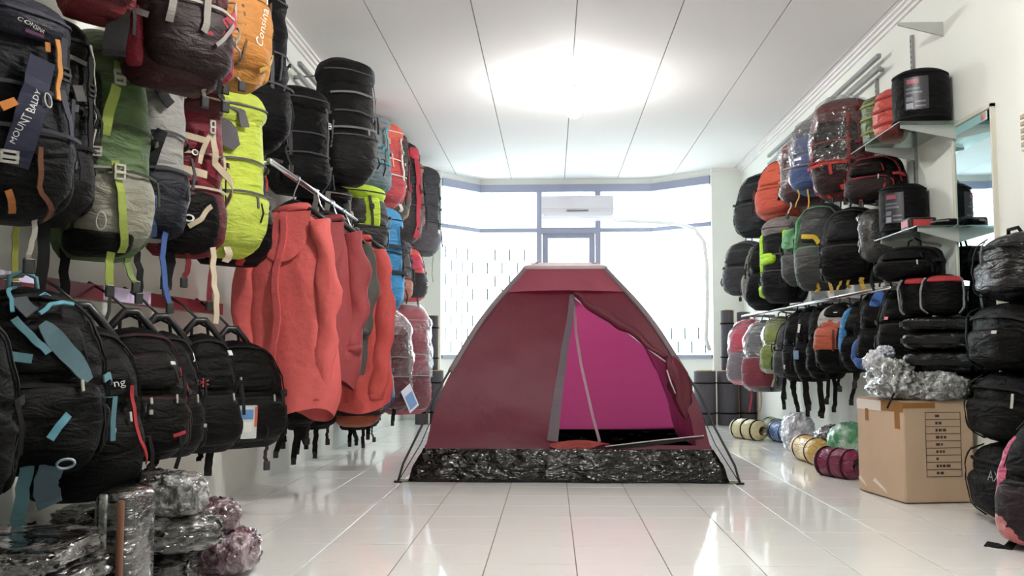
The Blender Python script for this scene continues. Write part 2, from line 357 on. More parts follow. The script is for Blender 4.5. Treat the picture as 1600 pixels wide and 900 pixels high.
PE = foil('black_groundsheet', (20, 18, 17), (10, 9, 9), (44, 41, 39), 13, .16, .9, (.7, .7, 1.5), .52, .85); PE.node_tree.nodes['Principled BSDF'].inputs['Coat Weight'].default_value = 0; PE.node_tree.nodes['Principled BSDF'].inputs['Specular IOR Level'].default_value = .45  # pale streaks in its colour imitate glints on the crinkled sheet
SLV = pmat('grey_pole_sleeve', (124, 112, 118), rough=.7, bump=.3, bscale=60)
def lsp(a, b, n): return [a + (b - a) * i / (n - 1) for i in range(n)]
def front_uz(px, py):
    z = .5
    for _ in range(8):
        y = cyT - sT(z) + .02; p = hit(px, py, 'Y', y); z = p.z
    return (p.x - cxT) / max(sT(z), .05), z
dl = [front_uz(895, 460), front_uz(884, 545), front_uz(874, 620), front_uz(866, 690)]
drr = [front_uz(897, 462), front_uz(935, 492), front_uz(975, 515), front_uz(1035, 562), front_uz(1048, 600), front_uz(1078, 650), front_uz(1086, 690)]
print('DOOR', dl, drr)
ZB = .19; ZD = dl[0][1]
dLt = sorted((z, u) for u, z in dl); dRt = sorted((z, u) for u, z in drr)
for side in (1, 2, 3):
    v, f = grid(lambda u, z: tp(u, z, side), lsp(-1, 1, 15), lsp(.16, ZTOP + .042, 22))
    mk('back_panel' if side == 2 else 'side_panel', v, f, TENT, tent)
v, f = grid(lambda a, z: tp(-1 + (lin(dLt, z) + 1) * a, z), lsp(0, 1, 14), lsp(ZB, ZD, 24)); mk('front_panel', v, f, TENT, tent)
v, f = grid(lambda a, z: tp(lin(dRt, z) + (1 - lin(dRt, z)) * a, z), lsp(0, 1, 12), lsp(ZB, ZD, 24)); mk('front_panel', v, f, TENT, tent)
v, f = grid(lambda u, z: tp(u, z), lsp(-1, 1, 21), lsp(ZD, ZTOP + .042, 10)); mk('front_panel_top', v, f, TENT, tent)
v, f = grid(lambda u, z: tp(u, z, 0, .004), lsp(-1, 1, 21), lsp(.155, ZB + .005, 4)); mk('door_sill', v, f, TENT, tent)
# bathtub groundsheet
def bath(th, z):
    a = th * 4; side = int(a) % 4; u = (a - int(a)) * 2 - 1
    p = tp(u, z, side, .008 + .012 * math.sin(z / .17 * math.pi), 0)
    k = noise.noise(Vector((p.x * 6, p.y * 6, z * 16))) * .016 + noise.noise(Vector((p.x * 17, p.y * 17, z * 34))) * .008
    d = Vector((p.x, p.y, 0)).normalized(); return p + d * k * (1 if z > .004 else .3)
nth = 240; vs = lsp(0.002, .175, 10)
v = [bath(i / nth, z) for z in vs for i in range(nth)]
f = [(j * nth + i, j * nth + (i + 1) % nth, (j + 1) * nth + (i + 1) % nth, (j + 1) * nth + i) for j in range(9) for i in range(nth)]
f.append(tuple(range(nth - 1, -1, -1))); mk('groundsheet', v, f, PE, tent)
# small rain fly over the vent
zf = front_uz(895, 457)[1]
for side in range(4):
    v, f = grid(lambda u, q: tp(u, zf + .012 * (1 - u * u) + (ZTOP - .02 - zf) * q, side, .007 + .006 * math.sin(u * 23 + q * 7) * (1 - q) * (1 - u * u), 0, 5), lsp(-1.02, 1.02, 27), lsp(0, 1, 9)); mk('rain_fly', v, f, TENTF, tent)
v, f = grid(lambda th, z: (Vector((math.cos(th) * (sT(z) + .016) * min(1 / max(abs(math.cos(th)), .01), 1 / max(abs(math.sin(th)), .01)), math.sin(th) * (sT(z) + .016) * min(1 / max(abs(math.cos(th)), .01), 1 / max(abs(math.sin(th)), .01)), z + .004))), lsp(0, 2 * math.pi, 33), lsp(ZTOP - .022, ZTOP + .042, 6))
mk('vent_cap', v, f, thin_fabric('vent_cap_fabric', (226, 214, 218), (235, 220, 225), .5), tent)
# poles and sleeves
for k, (sx, sy) in enumerate(((-1, -1), (1, -1), (1, 1), (-1, 1))):
    zz = lsp(.60, ZTOP + .02, 16)
    MB().tube([(sx * (sT(z) + .004), sy * (sT(z) + .004), z) for z in zz], .017, 8).build('pole_sleeve', SLV, tent, True)
    foot = (sx * (s0T + .055), sy * (s0T + .03), .006)
    pp = [foot, (sx * (s0T + .03), sy * (s0T + .02), .10), (sx * (sT(.3) + .045), sy * (sT(.3) + .03), .3), (sx * (sT(.45) + .03), sy * (sT(.45) + .02), .45), (sx * (sT(.6) + .006), sy * (sT(.6) + .006), .61), (sx * (sT(.7) + .004), sy * (sT(.7) + .004), .7)]
    MB().tube(pp, .0065, 8).build('tent_pole', pmat('pole_black', (44, 44, 46), rough=.4), tent, True)
    MB().tube([foot, (sx * (sT(.2) + .03), sy * (sT(.2) + .01), .2), (sx * (sT(.62)), sy * (sT(.62)), .62)], .003, 6).build('guy_cord', BLACKP, tent, True)
    MB().rbox(foot[0] - .022, foot[0] + .022, foot[1] - .012, foot[1] + .012, 0, .012, .004).build('pole_foot', BLACKP, tent)
    MB().strip([(sx * (s0T - .01), sy * (s0T - .01), .006), (foot[0], foot[1], .012)], (0, 1, .2), .03).build('corner_tab', fab((96, 104, 70)), tent)
# door dressings
def on_front(pts, off): return [tp(u, z, 0, off) for u, z in pts]
def dense(pts, n=24):
    out = []
    for i in range(n):
        t = i / (n - 1) * (len(pts) - 1); k = min(int(t), len(pts) - 2); a, b = pts[k], pts[k + 1]; q = t - k
        out.append((a[0] + (b[0] - a[0]) * q, a[1] + (b[1] - a[1]) * q))
    return out
dld = dense(dl); MB().strip(on_front([(u - .012, z) for u, z in dld], .008), (1, 0, 0), lsp(.03, .062, 24), .004).build('door_tape', pmat('grey_tape', (96, 84, 92), rough=.8), tent)
de = dense([(u + .0, z) for u, z in drr[:4]], 22)
MB().tube([p + Vector((.006 * math.sin(i * 1.3), 0, .012 + .006 * math.sin(i * .9))) for i, p in enumerate(on_front(de, .02))], [.006 + .018 * math.sin(math.pi * i / 21) + .006 for i in range(22)], 8).build('rolled_flap', TENT, tent, True)
MB().tube([p + Vector((0, -.012, -.014)) for p in on_front(de, .02)], .004, 6).build('door_zip', pmat('zip_tape_pale', (205, 190, 195), rough=.6), tent, True)
# bunched door at the right
c = tp(.86, .54, 0, .02); v = []; f = []
for j in range(22):
    q = j / 21
    for i in range(24):
        th = 2 * math.pi * i / 24; rr = math.sin(math.pi * (q * .92 + .05)) ** .6
        rad = rr * (1 + .18 * math.sin(th * 5 + q * 9) + .12 * math.sin(th * 9 - q * 14))
        v.append(c + Vector((.02 - .05 * (q - .5) ** 2 + .085 * (q - .4) + rad * .06 * math.cos(th), rad * .035 * math.sin(th) - .01, .13 - q * .33 + .02 * math.cos(th * 2))))
f = [(j * 24 + i, j * 24 + (i + 1) % 24, (j + 1) * 24 + (i + 1) % 24, (j + 1) * 24 + i) for j in range(21) for i in range(24)]
mk('bunched_flap', v, f, TENT, tent)
MB().tube([c + Vector((-.05, -.05, .07)), c + Vector((-.03, -.062, 0)), c + Vector((-.005, -.06, -.06))], .004, 6).build('door_zip', pmat('zip_tape_pale', (205, 190, 195)), tent, True)
zp = [(897, 470), (900, 520), (908, 570), (917, 610), (926, 650), (937, 690)]
zq = [Vector((p.x - cxT, p.y - cyT, p.z)) for p in (hit(x, y, 'Y', cyT - sT(.7 - (y - 553) / 300) + .14) for x, y in zp)]
MB().strip(zq, (1, 0, 0), .016, .003).build('hanging_zip', pmat('zip_tape_dark', (150, 120, 130), rough=.6), tent)
v, f = grid(lambda a, b: tp(-.12 + .42 * a, .2, 0, .006) + Vector((0, -.02 * b - .012 * math.sin(a * 9) * b, (-.045 * b) * math.sin(math.pi * min(1, a * 1.05 + .1)) + .02 * (1 - b) * math.sin(math.pi * a))), lsp(0, 1, 16), lsp(0, 1, 5))
mk('sill_flap', v, f, fab((150, 66, 62)), tent)
sp = dense([front_uz(945, 701), front_uz(985, 696), front_uz(1035, 690), front_uz(1095, 683)], 18)
MB().strip(on_front(sp, .012), (0, 0, 1), [.004 + .026 * math.sin(math.pi * i / 17) for i in range(18)], .003).build('sill_gap_shade', pmat('dark_gap_shade', (22, 18, 20), rough=.7), tent)  # dark strip laid on the skin for the shade inside the open gap
MB().tube([p + Vector((0, -.012, .012)) for p in on_front(sp, .012)], .003, 6).build('sill_zip', pmat('zip_tape_pale', (205, 190, 195)), tent, True)

# ================================================================== PACKS
TREK_W = [(0, .66), (.05, .86), (.2, .97), (.6, 1.0), (.9, .97), (1, .9)]
TREK_D = [(0, .62), (.06, .88), (.25, 1), (.6, .95), (.9, .88), (1, .8)]
DAY_W = [(0, .76), (.06, .94), (.3, 1), (.6, .98), (.8, .88), (.92, .68), (.98, .42), (1, .2)]
DAY_D = [(0, .7), (.08, .94), (.25, 1), (.5, .94), (.8, .72), (.95, .46), (1, .2)]
BUN_W = [(0, .5), (.06, .8), (.2, 1), (.8, 1), (.94, .8), (1, .5)]
BUN_D = [(0, .5), (.06, .8), (.2, 1), (.8, 1), (.94, .8), (1, .5)]
class Shape:
    def __init__(s, w, h, d, W, D, seed, n=2.7, amp=.017, z0=0, y0=0):
        s.w, s.h, s.d, s.W, s.D, s.seed, s.n, s.amp, s.z0, s.y0 = w, h, d, W, D, seed, n, amp, z0, y0
    def pt(s, th, t, off=0):
        W = s.w / 2 * interp(s.W, t); D = s.d * interp(s.D, t) * .9; e = 2 / s.n
        c, q = math.cos(th), math.sin(th)
        x = math.copysign(abs(c) ** e, c) * W
        y = (abs(q) ** e) * D if q >= 0 else -(abs(q) ** .7) * .1 * s.d
        y += .1 * s.d; z = t * s.h
        k = noise.noise(Vector((x * 7 + s.seed * 3.1, y * 7, z * 6))) * s.amp + noise.noise(Vector((x * 19, y * 19 + s.seed, z * 24))) * s.amp * .45
        L = math.hypot(c, max(q, 0)) or 1
        o = off + k
        x += c * o; y += max(q, 0) * o
        return Vector((x, y + s.y0, z + s.z0))
    def nrm(s, th, t):
        a = s.pt(th + .03, t) - s.pt(th - .03, t); b = s.pt(th, min(t + .02, 1)) - s.pt(th, max(t - .02, 0))
        n = a.cross(b)
        if n.length < 1e-9: return Vector((0, 1, 0))
        n.normalize(); return n if n.y > -.2 else -n
    def body(s, name, mat, parent, nu=34, nt=20):
        ts = [0.0, .015, .04] + [.08 + .84 * i / (nt - 5) for i in range(nt - 4)] + [.96, .985, 1.0]
        v = [s.pt(2 * math.pi * i / nu, t) for t in ts for i in range(nu)]; k = len(ts)
        f = [(j * nu + i, j * nu + (i + 1) % nu, (j + 1) * nu + (i + 1) % nu, (j + 1) * nu + i) for j in range(k - 1) for i in range(nu)]
        c0 = sum((v[i] for i in range(nu)), Vector()) / nu; c1 = sum((v[(k - 1) * nu + i] for i in range(nu)), Vector()) / nu
        v += [c0 - Vector((0, 0, .006)), c1 + Vector((0, 0, .006))]; b = k * nu
        f += [(b, (i + 1) % nu, i) for i in range(nu)] + [(b + 1, (k - 1) * nu + i, (k - 1) * nu + (i + 1) % nu) for i in range(nu)]
        return mk(name, v, f, mat, parent)
    def patch(s, name, mat, parent, a0, a1, t0, t1, bulge, sq=4.0, nr=6, na=28, base=-.004, pw=2.5):
        """rounded pocket or panel lying on the surface (angles in units of pi)"""
        v = []; rings = [1 - i / nr for i in range(nr + 1)][:-1]
        am, ah, tm, th = (a0 + a1) / 2, (a1 - a0) / 2, (t0 + t1) / 2, (t1 - t0) / 2
        rs = [1.0, .985] + rings[1:]
        for ri, r in enumerate(rs):
            for i in range(na):
                q = 2 * math.pi * i / na; c, w = math.cos(q), math.sin(q); e = 2 / sq
                a = am + ah * r * math.copysign(abs(c) ** e, c); t = tm + th * r * math.copysign(abs(w) ** e, w)
                off = base if ri == 0 else bulge * (1 - r ** (pw * 2.2)) + .003
                v.append(s.pt(a * math.pi, t, off))
        k = len(rs); v.append(s.pt(am * math.pi, tm, bulge + .003))
        f = [(j * na + i, j * na + (i + 1) % na, (j + 1) * na + (i + 1) % na, (j + 1) * na + i) for j in range(k - 1) for i in range(na)]
        f += [((k - 1) * na + i, (k - 1) * na + (i + 1) % na, k * na) for i in range(na)]
        return mk(name, v, f, mat, parent)
    def strap(s, name, mat, parent, path, w=.022, off=.006, th=.004, n=14):
        pts = []; wd = []
        d = dense(path, n)
        for i, (a, t) in enumerate(d):
            pts.append(s.pt(a * math.pi, t, off))
        for i, (a, t) in enumerate(d):
            T = (pts[min(i + 1, n - 1)] - pts[max(i - 1, 0)]); wd.append(s.nrm(a * math.pi, t).cross(T).normalized() if T.length > 1e-6 else Vector((1, 0, 0)))
        return MB().strip(pts, wd, w, th).build(name, mat, parent)
    def frame(s, a, t, off):
        p = s.pt(a * math.pi, t, off); n = s.nrm(a * math.pi, t); u = Vector((0, 0, 1)); u = (u - n * u.dot(n)).normalized(); return p, n, u, u.cross(n)
    def gadget(s, name, mat, parent, a, t, off, mb):
        p, n, u, r = s.frame(a, t, off); mb.v = [p + r * q.x + u * q.y + n * q.z for q in mb.v]; return mb.build(name, mat, parent)
    def text(s, name, mat, parent, string, size, a, t, ang=0, off=.006):
        v, f = text_mesh(string, size); ca, sa = math.cos(ang), math.sin(ang); p, n, u, r = s.frame(a, t, 0)
        Ja = (s.pt((a + .02) * math.pi, t) - s.pt((a - .02) * math.pi, t)) / .04; Jt = (s.pt(a * math.pi, min(1, t + .03)) - s.pt(a * math.pi, max(0, t - .03))) / (min(1, t + .03) - max(0, t - .03))
        aa, bb, cc = Ja.dot(Ja), Ja.dot(Jt), Jt.dot(Jt); det = aa * cc - bb * bb; out = []
        for q in v:                                  # wrap the letters round the surface
            D = r * (q.x * ca - q.y * sa) + u * (q.x * sa + q.y * ca); e, g = D.dot(Ja), D.dot(Jt)
            out.append(s.pt((a + (e * cc - g * bb) / det) * math.pi, min(1, max(0, t + (g * aa - e * bb) / det)), off))
        return mk(name, out, f, mat, parent, False)
def buckle_mb(w=.03, h=.03):
    return MB().box(-w / 2, -w / 2 + .006, -h / 2, h / 2, 0, .008).box(w / 2 - .006, w / 2, -h / 2, h / 2, 0, .008).box(-w / 2, w / 2, h / 2 - .006, h / 2, 0, .008).box(-w / 2, w / 2, -h / 2, -h / 2 + .006, 0, .008).box(-w / 2, w / 2, -.005, .003, .001, .01)
BK, CH, GR = (26, 25, 26), (52, 50, 54), (126, 124, 120)
NAVY = (34, 38, 62)
BUCK = pmat('buckle_black', (28, 28, 29), rough=.35); BUCKG = pmat('buckle_grey', (170, 166, 160), rough=.4)
def dangle(root, x, y, z, L, c, w=.022, end='buckle', seed=0):
    rn = random.Random(seed); pts = []; n = 9
    for i in range(n):
        q = i / (n - 1); pts.append((x + .018 * math.sin(q * 3 + seed) * q + rn.uniform(-.004, .004), y + .012 * math.sin(q * 4 + seed * 2) * q, z - L * q))
    o = MB().strip(pts, (1, .5 * math.sin(seed), 0), w, .003).build('strap', web(c), root)
    e = Vector(pts[-1])
    if end == 'buckle': MB().rbox(e.x - .014, e.x + .014, e.y - .006, e.y + .006, e.z - .03, e.z + .008, .004).build('buckle', BUCK, root)
    return o
def make_pack(style, loc, rz, w, h, d, label, group=None, main=BK, front=None, pocket=None, side=None, hood=None, acc=None, zipc=None,
              name=None, seed=1, straps=(), wrap=False, shiny=0, vstraps=2, logo=None, extra=None, hanger=False, tilt=0, hstraps=(), panel=None, cat='backpack', hooktop=True):
    front = front or main; pocket = pocket or front; side = side or main; hood = hood or main; acc = acc or CH; zipc = zipc or acc
    nm = name or {'trek': 'trekking_pack', 'day': 'day_pack', 'bun': 'stuff_sack'}[style]
    t = empty(nm, loc, rz, label, cat, group)
    if tilt: t.rotation_euler = (0, tilt, rz)
    A = web(acc)
    if style == 'trek':
        S = Shape(w, h * .86, d, TREK_W, TREK_D, seed); S.body('body', fab(main, shiny), t)
        H = Shape(w * 1.0, h * .235, d * .98, [(0, .88), (.2, .98), (.55, .96), (.8, .82), (.94, .58), (1, .35)], [(0, .92), (.2, 1.0), (.55, .96), (.8, .78), (.94, .52), (1, .3)], seed + 3, z0=h * .765)
        hd = H.body('hood', fab(hood, shiny), t, 30, 12)
        H.strap('zip', web(zipc), hd, [(.12, .45), (.3, .4), (.7, .4), (.88, .45)], .008, .004, .003)
        if panel: S.patch('front_panel', fab(panel, shiny), t, .2, .8, .42, .88, .006)
        fp = S.patch('front_pocket', fab(pocket, shiny), t, .2, .8, .05, .44, .026)
        S.strap('zip', web(zipc), fp, [(.27, .4), (.5, .415), (.73, .4)], .009, .03, .003)
        S.strap('zip', web(zipc), t, [(.28, .62), (.5, .64), (.72, .62)], .009, .010, .003)
        for a in ((.05, .2), (.8, .95)): S.patch('side_pocket', fab(side, shiny), t, a[0], a[1], .05, .36, .018)
        vs = ((.33, .67) if vstraps == 2 else (.5,)) if vstraps else ()
        for a in vs:
            S.strap('compression_strap', A, t, [(a, .93), (a, .7), (a + .01, .45), (a, .30)], .02, .022, .004)
            S.gadget('buckle', BUCKG if sum(acc) > 330 else BUCK, t, a, .74, .024, buckle_mb(.032, .036))
        for tt in (.3, .6): 
            S.strap('side_strap', A, t, [(.04, tt), (.14, tt + .02), (.25, tt - .01)], .018, .02, .004); S.strap('side_strap', A, t, [(.96, tt), (.86, tt + .02), (.75, tt - .01)], .018, .02, .004)
    elif style == 'day':
        S = Shape(w, h, d, DAY_W, DAY_D, seed); S.body('body', fab(main, shiny), t)
        if panel: S.patch('front_panel', fab(panel, shiny), t, .26, .74, .5, .92, .008)
        fp = S.patch('front_pocket', fab(pocket, shiny), t, .2, .8, .06, .50, .03)
        S.strap('zip', web(zipc), fp, [(.215, .15), (.23, .36), (.32, .462), (.5, .478), (.68, .462), (.77, .36), (.785, .15)], .009, .018, .004, 26)
        up = S.patch('upper_pocket', fab(front, shiny), t, .3, .7, .53, .82, .02)
        S.strap('zip', web(zipc), up, [(.33, .58), (.36, .74), (.5, .785), (.64, .74), (.67, .58)], .007, .018, .003, 20)
        S.strap('main_zip', web(zipc), t, [(.1, .3), (.12, .62), (.17, .82), (.28, .925), (.5, .95), (.72, .925), (.83, .82), (.88, .62), (.9, .3)], .011, .006, .005, 34)
        for a in ((.04, .17), (.83, .96)): S.patch('side_pocket', fab(side, shiny), t, a[0], a[1], .04, .36, .014)
        for a in (.14, .86): S.strap('side_strap', A, t, [(a - .09, .5), (a, .52), (a + .08, .48)], .018, .016, .004)
        S.gadget('zip_pull', BUCKG, t, .62, .5, .03, MB().rbox(-.004, .004, -.028, .0, 0, .006, .002))
    else:
        S = Shape(w, h, d, BUN_W, BUN_D, seed, n=2.2); S.body('body', fab(main, shiny), t)
    for i, hs in enumerate(hstraps):
        a0, a1, tt, c = hs[:4]; S.strap('webbing_band', web(c), t, [(a0, tt), ((a0 + a1) / 2, tt + (hs[4] if len(hs) > 4 else 0)), (a1, tt)], .026, .008 if style == 'bun' else .034, .004)
    if style != 'bun':
        # shoulder straps lying against the back panel and the grab loop
        for sx in (-1, 1):
            xx = sx * w * .2
            MB().strip([(xx, .02, h * .84), (xx * 1.2, .002, h * .78), (xx * 1.6, -.006, h * .55), (xx * 1.7, -.004, h * .3), (xx * 1.6, .004, h * .1)], (1, 0, 0), [.055, .06, .055, .03, .022], .012).build('shoulder_strap', fab((max(main[0] // 2, 20), max(main[1] // 2, 20), max(main[2] // 2, 20))), t)
        zt = h if style == 'day' else h * .86
        MB().tube([(-.035, .01, zt - .02), (-.03, .0, zt + .03), (0, -.003, zt + .045), (.03, 0, zt + .03), (.035, .01, zt - .02)], .006, 6).build('grab_loop', A, t, True)
    if hanger:
        m = MB(); zt = h + .0
        m.tube([(-.10, .01, zt - .045), (-.05, .01, zt + .02), (-.02, .01, zt + .055), (.02, .01, zt + .055), (.05, .01, zt + .02), (.10, .01, zt - .045)], .013, 8).tube([(-.09, .01, zt - .02), (.09, .01, zt - .02)], .009, 8)
        m.build('hanger_clip', BLACKP, t, True)
    for i, st in enumerate(straps):
        dangle(t, st[0] * w / 2, st[1] * d, st[2] * h if len(st) > 4 and st[4] is not None and False else .03, st[2], st[3], seed=seed + i, w=st[4] if len(st) > 4 else .02, end=st[5] if len(st) > 5 else 'buckle')
    if style != 'bun' and not wrap:
        rt = random.Random(seed * 13)
        for i in range(4 if style == 'trek' else 2):          # loose strap tails
            a, q = rt.choice((rt.uniform(.12, .3), rt.uniform(.55, .88))), rt.uniform(.2, .7); p = S.pt(a * math.pi, q, .02); n = S.nrm(a * math.pi, q); L_ = rt.uniform(.06, .13)
            MB().strip([p - n * .02, p + n * .008, p + n * .014 + Vector((rt.uniform(-.01, .01), 0, -L_ * .5)), p + n * .01 + Vector((rt.uniform(-.015, .015), 0, -L_))], (1, .2, 0), rt.uniform(.007, .014), .003).build('strap_tail', web(acc if i % 2 else CH), t)
    if wrap:
        S2 = Shape(w * 1.04, h * (1 if style != 'trek' else 1.02), d * 1.06, S.W if style != 'trek' else BUN_W, S.D if style != 'trek' else BUN_D, seed + 9, amp=.03); S2.body('plastic_wrap', WRAP, t, 44, 28)
    if logo:
        S.gadget('logo_patch', pmat('logo_%d_%d_%d' % logo[0], logo[0], rough=.6), t, logo[1], logo[2], .026, MB().rbox(-logo[3] / 2, logo[3] / 2, -logo[4] / 2, logo[4] / 2, 0, .004, .0015))
    if extra: extra(t, S, H if style == 'trek' else None)
    return t
_MI = _M.transposed()
def proj(p):
    q = _MI @ (Vector(p) - Vector((0, 0, CAMZ))); return 800 + F * q.x / -q.z, 450 - F * q.y / -q.z
YAWS = {}; LOG = []
def wall_pack(sd, xe, yt, yb, w, d, Xf, style, label, yaw=None, **kw):
    """sd L/R; xe = pixel of the pack's inner outline; yt, yb its top and bottom pixel; Xf = X of its innermost point"""
    s = 1 if sd == 'L' else -1; g = kw.get('group'); d *= .76
    if yaw is None: yaw = YAWS.get(g, 0)
    rz = s * (-math.pi / 2 - R(yaw)); c, q = math.cos(rz), math.sin(rz)
    fp = [(math.copysign(abs(math.cos(t)) ** .74, math.cos(t)) * w / 2, abs(math.sin(t)) ** .74 * d) for t in lsp(0, math.pi, 25)]
    fp = [(x * c - y * q, x * q + y * c) for x, y in fp]; mx = max(s * x for x, y in fp); mn = min(s * x for x, y in fp)
    X0 = Xf - s * mx; wx = XL if s > 0 else XR
    if s * (X0 - wx) + mn < .012: X0 = wx + s * (.012 - mn)
    Yc = kw.pop('Yc', None); fixed = Yc is not None; ym = (yt + yb) / 2
    if not fixed:
        lo_, hi_ = 1.0, 12.0
        for _ in range(40):
            Yc = (lo_ + hi_) / 2; zm = CAMZ + (VPY - ym) * Yc / F
            e = max(s * proj((X0 + x, Yc + y, zm))[0] for x, y in fp)
            if (e < s * xe) == (s > 0) if s > 0 else (e < s * xe): lo_ = Yc
            else: hi_ = Yc
    Xm = X0 + sum(x for x, y in fp) / len(fp); Ym = Yc + min(y for x, y in fp) * .6
    def zat(yy): return hit(VPX + F * Xm / Ym, yy, 'Y', Ym).z
    zt, zb = min(zat(yt), ZC - .03), zat(yb); h = zt - zb
    LOG.append((label, [(X0 + x, Yc + y) for x, y in fp], zb, zt))
    hook = kw.pop('hook', True); t = make_pack(style, (X0, Yc, zb), rz, w, h, d, label, **kw)
    hz = zb + h * (1 if style == 'day' else .86) + .035
    if kw.get('hanger'):
        q = t.matrix_basis.inverted() @ Vector((-1.50, Yc, .932)); k = t.matrix_basis.inverted() @ Vector((-1.53, Yc, .90))
        MB().tube([(0, .01, h + .05), (q.x * .5, q.y * .5, (h + .05) * .4 + q.z * .6), q, k], .005, 6).build('hanger_hook', BLACKP, t, True)
    if hook and not kw.get('hanger') and s * (X0 - wx) > .01 and style != 'bun':
        hk = MB().tube([(wx, Yc, hz - .03), (wx + s * .02, Yc, hz - .02), (X0, Yc, hz), (X0 + s * .012, Yc, hz + .02)], .006, 6).build('wall_hook', STEEL, None, True)
        tag(hk, 'hook arm holding the ' + ' '.join(label.split()[:12]), 'hook', 'hook arms on the walls')
    return t
WHT = pmat('white_print', (205, 205, 200), rough=.6)
def on_pack(t, S, px, py):
    """angle and height on the pack's surface that lies behind a pixel of the photograph"""
    M = t.matrix_basis; best = None
    a0, a1, t0, t1 = .05, .95, .02, .98
    for step in range(4):
        for i in range(13):
            for j in range(13):
                a = a0 + (a1 - a0) * i / 12; q = t0 + (t1 - t0) * j / 12; w = M @ S.pt(a * math.pi, q); x, y = proj(w)
                e = (x - px) ** 2 + (y - py) ** 2 + 20 * w.y
                if best is None or e < best[0]: best = (e, a, q)
        da, dt = (a1 - a0) / 8, (t1 - t0) / 8; a0, a1 = max(.03, best[1] - da), min(.97, best[1] + da); t0, t1 = max(0, best[2] - dt), min(1, best[2] + dt)
    return best[1], best[2]
def pstrap(name, c, t, S, pix, w, off=.03, th=.004): return S.strap(name, web(c), t, [on_pack(t, S, *p) for p in pix], w, off, th, max(8, 6 * (len(pix) - 1)))
def pbadge(name, mat, t, S, px, py, w, h, off=.03): return S.gadget(name, mat, t, *on_pack(t, S, px, py), off, MB().rbox(-w / 2, w / 2, -h / 2, h / 2, 0, .005, .0015))
def pbuckle(t, S, px, py, w, h, off=.036, mat=None): return S.gadget('buckle', mat or BUCKG, t, *on_pack(t, S, px, py), off, buckle_mb(w, h))
def ptext(name, mat, t, S, txt, size, px, py, ang, off=.03): return S.text(name, mat, t, txt, size, *on_pack(t, S, px, py), R(ang), off)
def pring(name, mat, t, S, px, py, a, b, off=.04):
    p, n, u, r = S.frame(*on_pack(t, S, px, py), off); return MB().ring(p, r, u, a, b, min(a, b) * .22).build(name, mat, t, True)
GU, GLO, GF, GRT, GRM, GRB = 'packs hung on the near left wall', 'black packs on the low left rail', 'packs on the far left wall', 'packs hung high on the right wall', 'packs hung at mid height on the right wall', 'packs on the low right rail'
YAWS.update({GU: 36, GLO: 48, GF: 45, GRT: 42, GRM: 48, GRB: 56})
# ---------------------------------------------------------------- left wall, near, upper rows
def ex_navy(t, S, H):
    ptext('lettering', WHT, t, H, 'CONSINA', .014, 50, 43, -14, .012)
    pbadge('logo_patch', pmat('logo_green', (110, 190, 140), rough=.5), t, H, 54, 29, .024, .024, .012)
    pstrap('trim', (120, 70, 110), t, H, [(36, 48), (50, 53), (64, 58)], .007, .010)
    pstrap('navy_band', (46, 48, 68), t, S, [(54, 96), (36, 180), (14, 262)], .062, .03)
    ptext('lettering', WHT, t, S, 'MOUNT BALDY', .0215, 30, 186, 69, .046)
    pstrap('orange_strap', (204, 140, 74), t, S, [(72, 64), (76, 110), (74, 158)], .013, .034); pstrap('orange_tab', (196, 128, 66), t, S, [(59, 70), (60, 84)], .012, .034)
    pring('cord_loop', BUCKG, t, S, 58, 160, .009, .019); pstrap('brown_strap', (112, 72, 54), t, S, [(50, 232), (46, 300), (47, 348)], .012, .036)
    pbuckle(t, S, 5, 248, .04, .03); pstrap('orange_tab', (206, 130, 60), t, S, [(3, 160), (10, 172)], .04, .03); pstrap('orange_tab', (176, 110, 60), t, S, [(4, 300), (8, 335)], .016, .034)
wall_pack('L', 106, -34, 335, .35, .30, -1.20, 'trek', 'navy trekking pack with MOUNT BALDY lettering and an orange strap', main=(33, 34, 44), hood=(36, 38, 60), pocket=(24, 24, 28), acc=(60, 60, 70), seed=11, straps=[(.2, .5, .15, (150, 150, 80), .02), (-.5, .6, .13, (190, 185, 178), .012), (.6, .4, .15, (140, 140, 80), .022)], group=GU, extra=ex_navy)
def ex_charc(t, S, H):
    pstrap('grey_tube_strap', (150, 146, 138), t, S, [(131, 70), (140, 150), (131, 235)], .008, .02)
    for x, y in ((84, 128), (87, 140), (90, 155)): pring('cord_ring', BUCKG, t, S, x, y, .012, .012, .03)
    pbuckle(t, S, 84, 254, .046, .028, .04); pstrap('grey_tab', (150, 146, 140), t, S, [(74, 272), (66, 296)], .018, .034); pstrap('grey_piping', (104, 98, 94), t, S, [(94, 88), (124, 102)], .012, .024); pstrap('grey_tab', (84, 80, 80), t, S, [(112, 135), (118, 160)], .03, .022)
wall_pack('L', 139, 12, 345, .25, .22, -1.30, 'trek', 'charcoal trekking pack with grey cord rings between navy and green packs', main=(38, 36, 37), pocket=(44, 42, 42), acc=(30, 30, 31), seed=12, straps=[(0, .6, .3, BK, .03), (.5, .5, .2, (150, 150, 70), .018)], group=GU, extra=ex_charc)
def ex_green(t, S, H):
    LI = (160, 176, 84)
    S.patch('dark_panel', fab((58, 62, 46)), t, .10, .40, .42, .97, .012); S.patch('black_base', fab((30, 29, 28)), t, .1, .6, .0, .13, .03)
    pstrap('lime_strap', LI, t, S, [(177, 100), (177, 128)], .024, .034); pstrap('lime_strap', LI, t, S, [(175, 138), (166, 176), (160, 214)], .03, .034)
    pstrap('lime_strap', LI, t, S, [(172, 254), (180, 300), (182, 340), (178, 396)], .024, .04)
    for x, y in ((177, 126), (177, 272)): pbuckle(t, S, x, y, .034, .048, .042)
    pbuckle(t, S, 148, 240, .04, .03, .036); pring('carabiner', BUCKG, t, S, 154, 348, .013, .026, .05)
    pstrap('olive_strap', (90, 104, 66), t, S, [(170, 60), (190, 95)], .02, .02)
